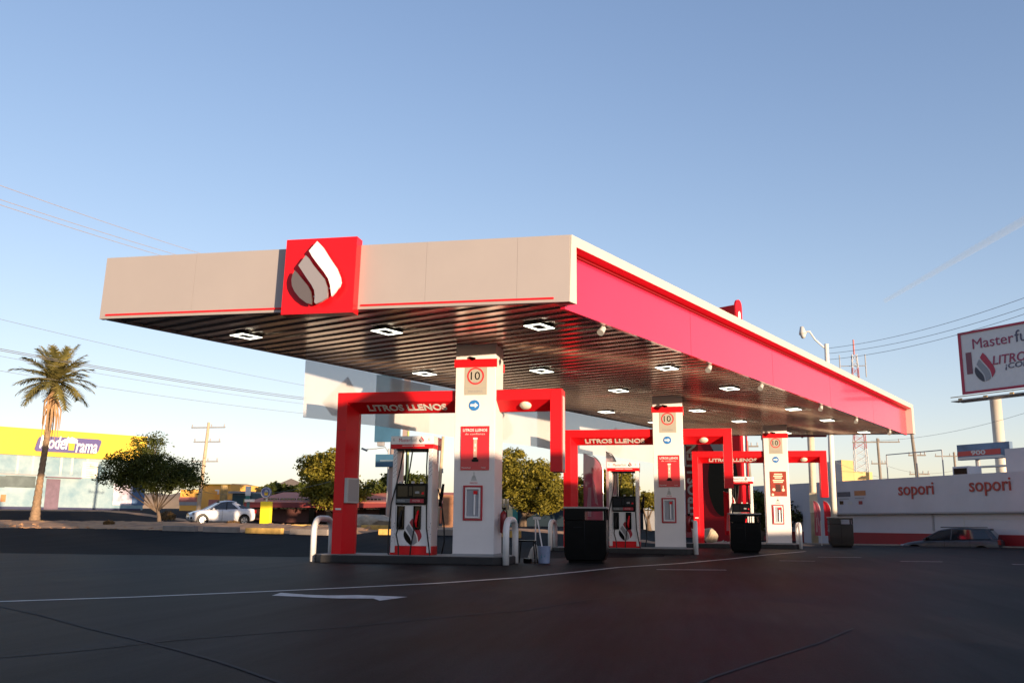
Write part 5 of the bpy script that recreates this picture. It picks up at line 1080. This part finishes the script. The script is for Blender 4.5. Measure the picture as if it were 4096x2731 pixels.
for i, (x, y, r_, lb) in enumerate([(822 - 60, 1125, 9, 'tiny far tree above the left part of the red roof'), (706 + 6, 1128, 12, 'small brown far tree above the red roof, near the frame leg'), (640, 1122, 12, 'tiny dark far tree just right of the round pylon emblem')]):
    pass
ptree('tiny far tree over the red roof, right of the round emblem', 700, 1175, 100, LG, [(697, 1126, 12, 9, 1.6)], 1200, .2, 11, tr=.15)
ptree('second tiny far tree over the red roof, nearer the round emblem', 642, 1175, 100, LG, [(640, 1124, 13, 8, 1.6)], 1200, .2, 12, tr=.15)
# dry bushes on the median and verge
dry = leaf_mat('dry_leaves', (.12, .07, .03), (.28, .17, .06))
for (x, y, Y, w_, lb) in [(385, 1180, 62, 22, 'dry brown bush behind the dark median tree'), (250, 1203, 41, 14, 'small yellowish weed clump beside the palm foot'), (535, 1212, 42, 16, 'low dry weed clump on the median before the car')]:
    a = at(x, y, Y); t = thing('dry_bush', lb, 'bush', (a.x, Y, H(a.x, Y)), group='dry bushes'); rnd = random.Random(int(x)); vs = []; fs = []; k = 500
    sc_ = w_/2142*Y
    for _ in range(k):
        a_ = rnd.uniform(0, 6.28); r_ = rnd.random()**.5*sc_; hz = rnd.random()*sc_*(1.1 if Y > 50 else .55); q = Vector((math.cos(a_)*r_, math.sin(a_)*r_*.5, .1 + hz*(1 - r_/sc_*.5)))
        d1 = Vector((rnd.gauss(0, .6), rnd.gauss(0, .6), 1)).normalized()*.12; d2 = Vector((rnd.gauss(0, 1), rnd.gauss(0, 1), 0)).normalized()*.025; o = len(vs); vs += [q - d1, q + d2, q + d1, q - d2]; fs.append((o, o + 1, o + 2, o + 3))
    MB().add(vs, fs).build('twigs', dry, t)

# palm
pa = at(80, 1205, 44); pz = H(pa.x, 44) - .1; palm = thing('palm_tree', 'tall date palm with hanging dry fronds on the median at far left', 'palm tree', (pa.x, 44, pz))
pts_ = [(78, 1203), (84, 1160), (91, 1110), (99, 1060), (107, 1010), (114, 960), (121, 915), (128, 880)]; path = []; 
for x, y in pts_: q = at(x, y, 44); path.append(Vector((q.x - pa.x, 0, q.z - pz)))
path[0].z = 0; full = []; rad = []
rr = [.30, .21, .17, .155, .15, .16, .19, .13]
for i in range(len(path) - 1):
    for k in range(8): t_ = k/8; full.append(path[i].lerp(path[i + 1], t_)); r_ = rr[i]*(1 - t_) + rr[i + 1]*t_; rad.append(r_*(1.08 if (k % 2) else .95))
full.append(path[-1]); rad.append(.15)
MB().tube(full, rad, 12).build('trunk', mat('palm_bark', (.26, .17, .10), .95, noise=.45, nscale=6, bump=1, bscale=12), palm, smooth=True)
rnd = random.Random(4); cr = path[-1] + AZ*.1
def frond(b, c, az, el, ln, droop, wl, k=26):
    P = []; d = Vector((math.cos(az)*math.cos(el), math.sin(az)*math.cos(el), math.sin(el))); p = Vector(c)
    for i in range(11): P.append(p.copy()); p += d*(ln/10); d = (d + AZ*(-droop*(.4 + i*.12))).normalized()
    b.tube(P, [.035*(1 - i/11) + .006 for i in range(11)], 5)
    side = Vector((-math.sin(az), math.cos(az), 0))
    for i in range(k):
        t_ = .12 + .86*i/k; f = t_*10; a_ = int(f); q = P[a_].lerp(P[min(a_ + 1, 10)], f - a_); ax = (P[min(a_ + 1, 10)] - P[a_]).normalized(); l_ = wl*math.sin(math.pi*min(1, t_*.85 + .12))**.6
        for s in (1, -1):
            dr_ = (side*s*.85 + ax*.75 + AZ*rnd.uniform(-.25, .25)).normalized(); w2 = ax*.045; e_ = q + dr_*l_ + AZ*(-l_*.15); b.add([q - w2, q + w2, e_ + w2*.15, e_ - w2*.15], [(0, 1, 2, 3)])
pl = leaf_mat('palm_leaf', (.10, .095, .03), (.24, .20, .06))
for i in range(42):
    az = 2.4*i + rnd.uniform(-.2, .2); el = R(78 - 105*(i/42)) ; b = MB(); frond(b, cr, az, el, rnd.uniform(1.95, 2.5), .075 + .06*(i/42), .6); b.build('frond', pl, palm)
b = MB()
for i in range(22): az = rnd.uniform(0, 6.28); z_ = rnd.uniform(-.5, -1.6); q = cr + AZ*z_*.6; e_ = cr + Vector((math.cos(az)*.5, math.sin(az)*.4, z_ - rnd.uniform(.8, 2.0))); b.tube([q, (q + e_)/2 + Vector((math.cos(az)*.22, math.sin(az)*.2, 0)), e_], [.05, .04, .015], 5)
b.build('dry_fronds', mat('dry_palm', (.40, .24, .12), .9, noise=.3), palm)

# ------------------------------------------------------------------ cables
def cable(p0, p1, r, label, sag=.3, m=None, group='overhead cables', n=24):
    p0, p1 = Vector(p0), Vector(p1); P = []
    for i in range(n + 1): t_ = i/n; q = p0.lerp(p1, t_); q.z -= 4*sag*t_*(1 - t_); P.append(q)
    o = MB().tube(P, r, 5).build('overhead_cable', m or mat('cable', (.13, .13, .14), .6)); return tag(o, label, 'cable', group)
tanw = mat('cable_tan', (.42, .33, .28), .5)
for i, (y0, y1) in enumerate([(419, 612), (452, 628), (464, 640)]):
    cable(at(-20, y0, 26), at(560, y1, 50), .011, ['upper', 'middle', 'lower'][i] + ' of the three tan cables descending to the canopy at upper left', .1, tanw)
for i, (y0, y1, r_) in enumerate([(728, 886, .010), (797, 914, .018), (801, 918, .018), (814, 928, .009), (848, 950, .010)]):
    cable(at(-20, y0, 40), at(705, y1, 60), r_, ['thin dark cable highest of those crossing the palm crown sky', 'upper thick cable of the dark pair across the palm crown', 'lower thick cable of the dark pair across the palm crown', 'thin cable just under the dark pair', 'lowest cable at left, passing below the palm top'][i], .15)
for i, (y0, y1, ya) in enumerate([(800, 674, 0), (812, 697, 0), (826, 712, 0)]):
    cable(at(1900, y0, 60), at(2380, y1, 44), .012, ['top', 'middle', 'bottom'][i] + ' of three cables rising to the right edge above the billboard', .35)
for i, (x0, y0, Y0, x1, y1, Y1_, lb) in enumerate([(2000, 1012, 90, 2380, 940, 70, 'thin cable passing behind the billboard pole'), (2040, 1070, 90, 2200, 1078, 90, 'faint cable between the two grey utility poles and small board'), (470, 1130, 76, 760, 1105, 60, 'thin slack cable between sunlit pole and green tree'), (1908, 1055, 66, 2110, 1100, 80, 'thin cable descending right from the lamp post')]):
    cable(at(x0, y0, Y0), at(x1, y1, Y1_), .012, lb, .5)

# contrail high in the sky
ct = bpy.data.materials.new('contrail_vapour'); ct.use_nodes = True; t = ct.node_tree; t.nodes.remove(t.nodes['Principled BSDF'])
v = t.nodes.new('ShaderNodeVolumePrincipled'); v.inputs['Color'].default_value = (.85, .95, 1, 1); v.inputs['Density'].default_value = .010; v.inputs['Anisotropy'].default_value = .2; t.links.new(v.outputs[0], t.nodes['Material Output'].inputs['Volume'])
a = Vector(ray(2030, 692))*4500; c = Vector(ray(2400, 478))*3600; P = [a.lerp(c, i/12) for i in range(13)]
o = MB().tube(P, [11 + 9*i/12 for i in range(13)], 10).build('contrail', ct); tag(o, kind='stuff')

# ------------------------------------------------------------------ unseen shade casters added behind the camera, between it and the low sun
ca, sa_ = math.cos(SUN_AZ), math.sin(SUN_AZ)
def pq(p, q, z): return Vector((p*-ca - q*sa_, p*sa_ - q*ca, z))      # p across the sunlight, q along it
def blk(name, label, cat, p0, p1, q, h, dep):
    t = thing(name, label, cat, pq(p0, q, 0)[:]); MB().prism([pq(p0, q, 0), pq(p1, q, 0), pq(p1, q, h), pq(p0, q, h)], pq(0, -dep, 0)).build('wall', white, t, world=True); return t
blk('shade_block_long', 'long low white shade block added behind the photographer', 'building', -40, 7.4, -10, 3.75, 7)  # added block that keeps the left forecourt in shade
blk('shade_block', 'small white shade block added behind the photographer, between two longer ones', 'shade_block', 11.0, 14.3, -10, 3.69, 3)  # added; its top edge sets the shadow line on the nearest column
blk('shade_block_mid', 'white shade block added behind the photographer, right of the small one', 'building', 18.7, 25.5, -10, 3.80, 6)  # unseen block added to shade the lower part of the middle island
blk('shade_wall_low', 'low white wall added for its shade, running on from the middle block', 'wall', 25.6, 35.5, -10, 2.2, .3)  # added slab, kept low so the farthest column stays mostly sunlit
blk('shade_block_right', 'white shade block added behind the photographer, farthest right', 'building', 35.6, 62, -10, 3.4, 6)  # added to hold the wagon at the right in shade
t = thing('shade_board', 'upright round topped shade board on two legs, added behind the photographer', 'sign', pq(10.2, -7, 0)[:])  # invented board, its outline shaped to throw a curved shadow on the red frame
pts = [(9.35, .5), (11.0, .5), (11.0, 4.75), (10.8, 5.15), (10.5, 5.25), (10.15, 5.15), (9.9, 4.98), (9.6, 4.9), (9.35, 4.86)]
MB().prism([pq(p, -7, z) for p, z in pts], pq(0, -.12, 0)).build('board', lgrey, t, world=True)
for p in (9.6, 10.8): MB().tube([pq(p, -7.06, 0), pq(p, -7.06, .52)], .05, 8).build('leg', grey, t, world=True)
t = thing('shade_block_tall', 'tall narrow white shade block added behind the photographer, beside the small one', 'shade block', pq(14.8, -4, 0)[:])  # put in only to keep the sun off the nearest black cabinet
MB().prism([pq(14.28, -4, 0), pq(15.45, -4, 0), pq(15.45, -4, 2.35), pq(14.28, -4, 2.35)], pq(0, -.8, 0)).build('cabinet', white, t, world=True, bevel=.03)
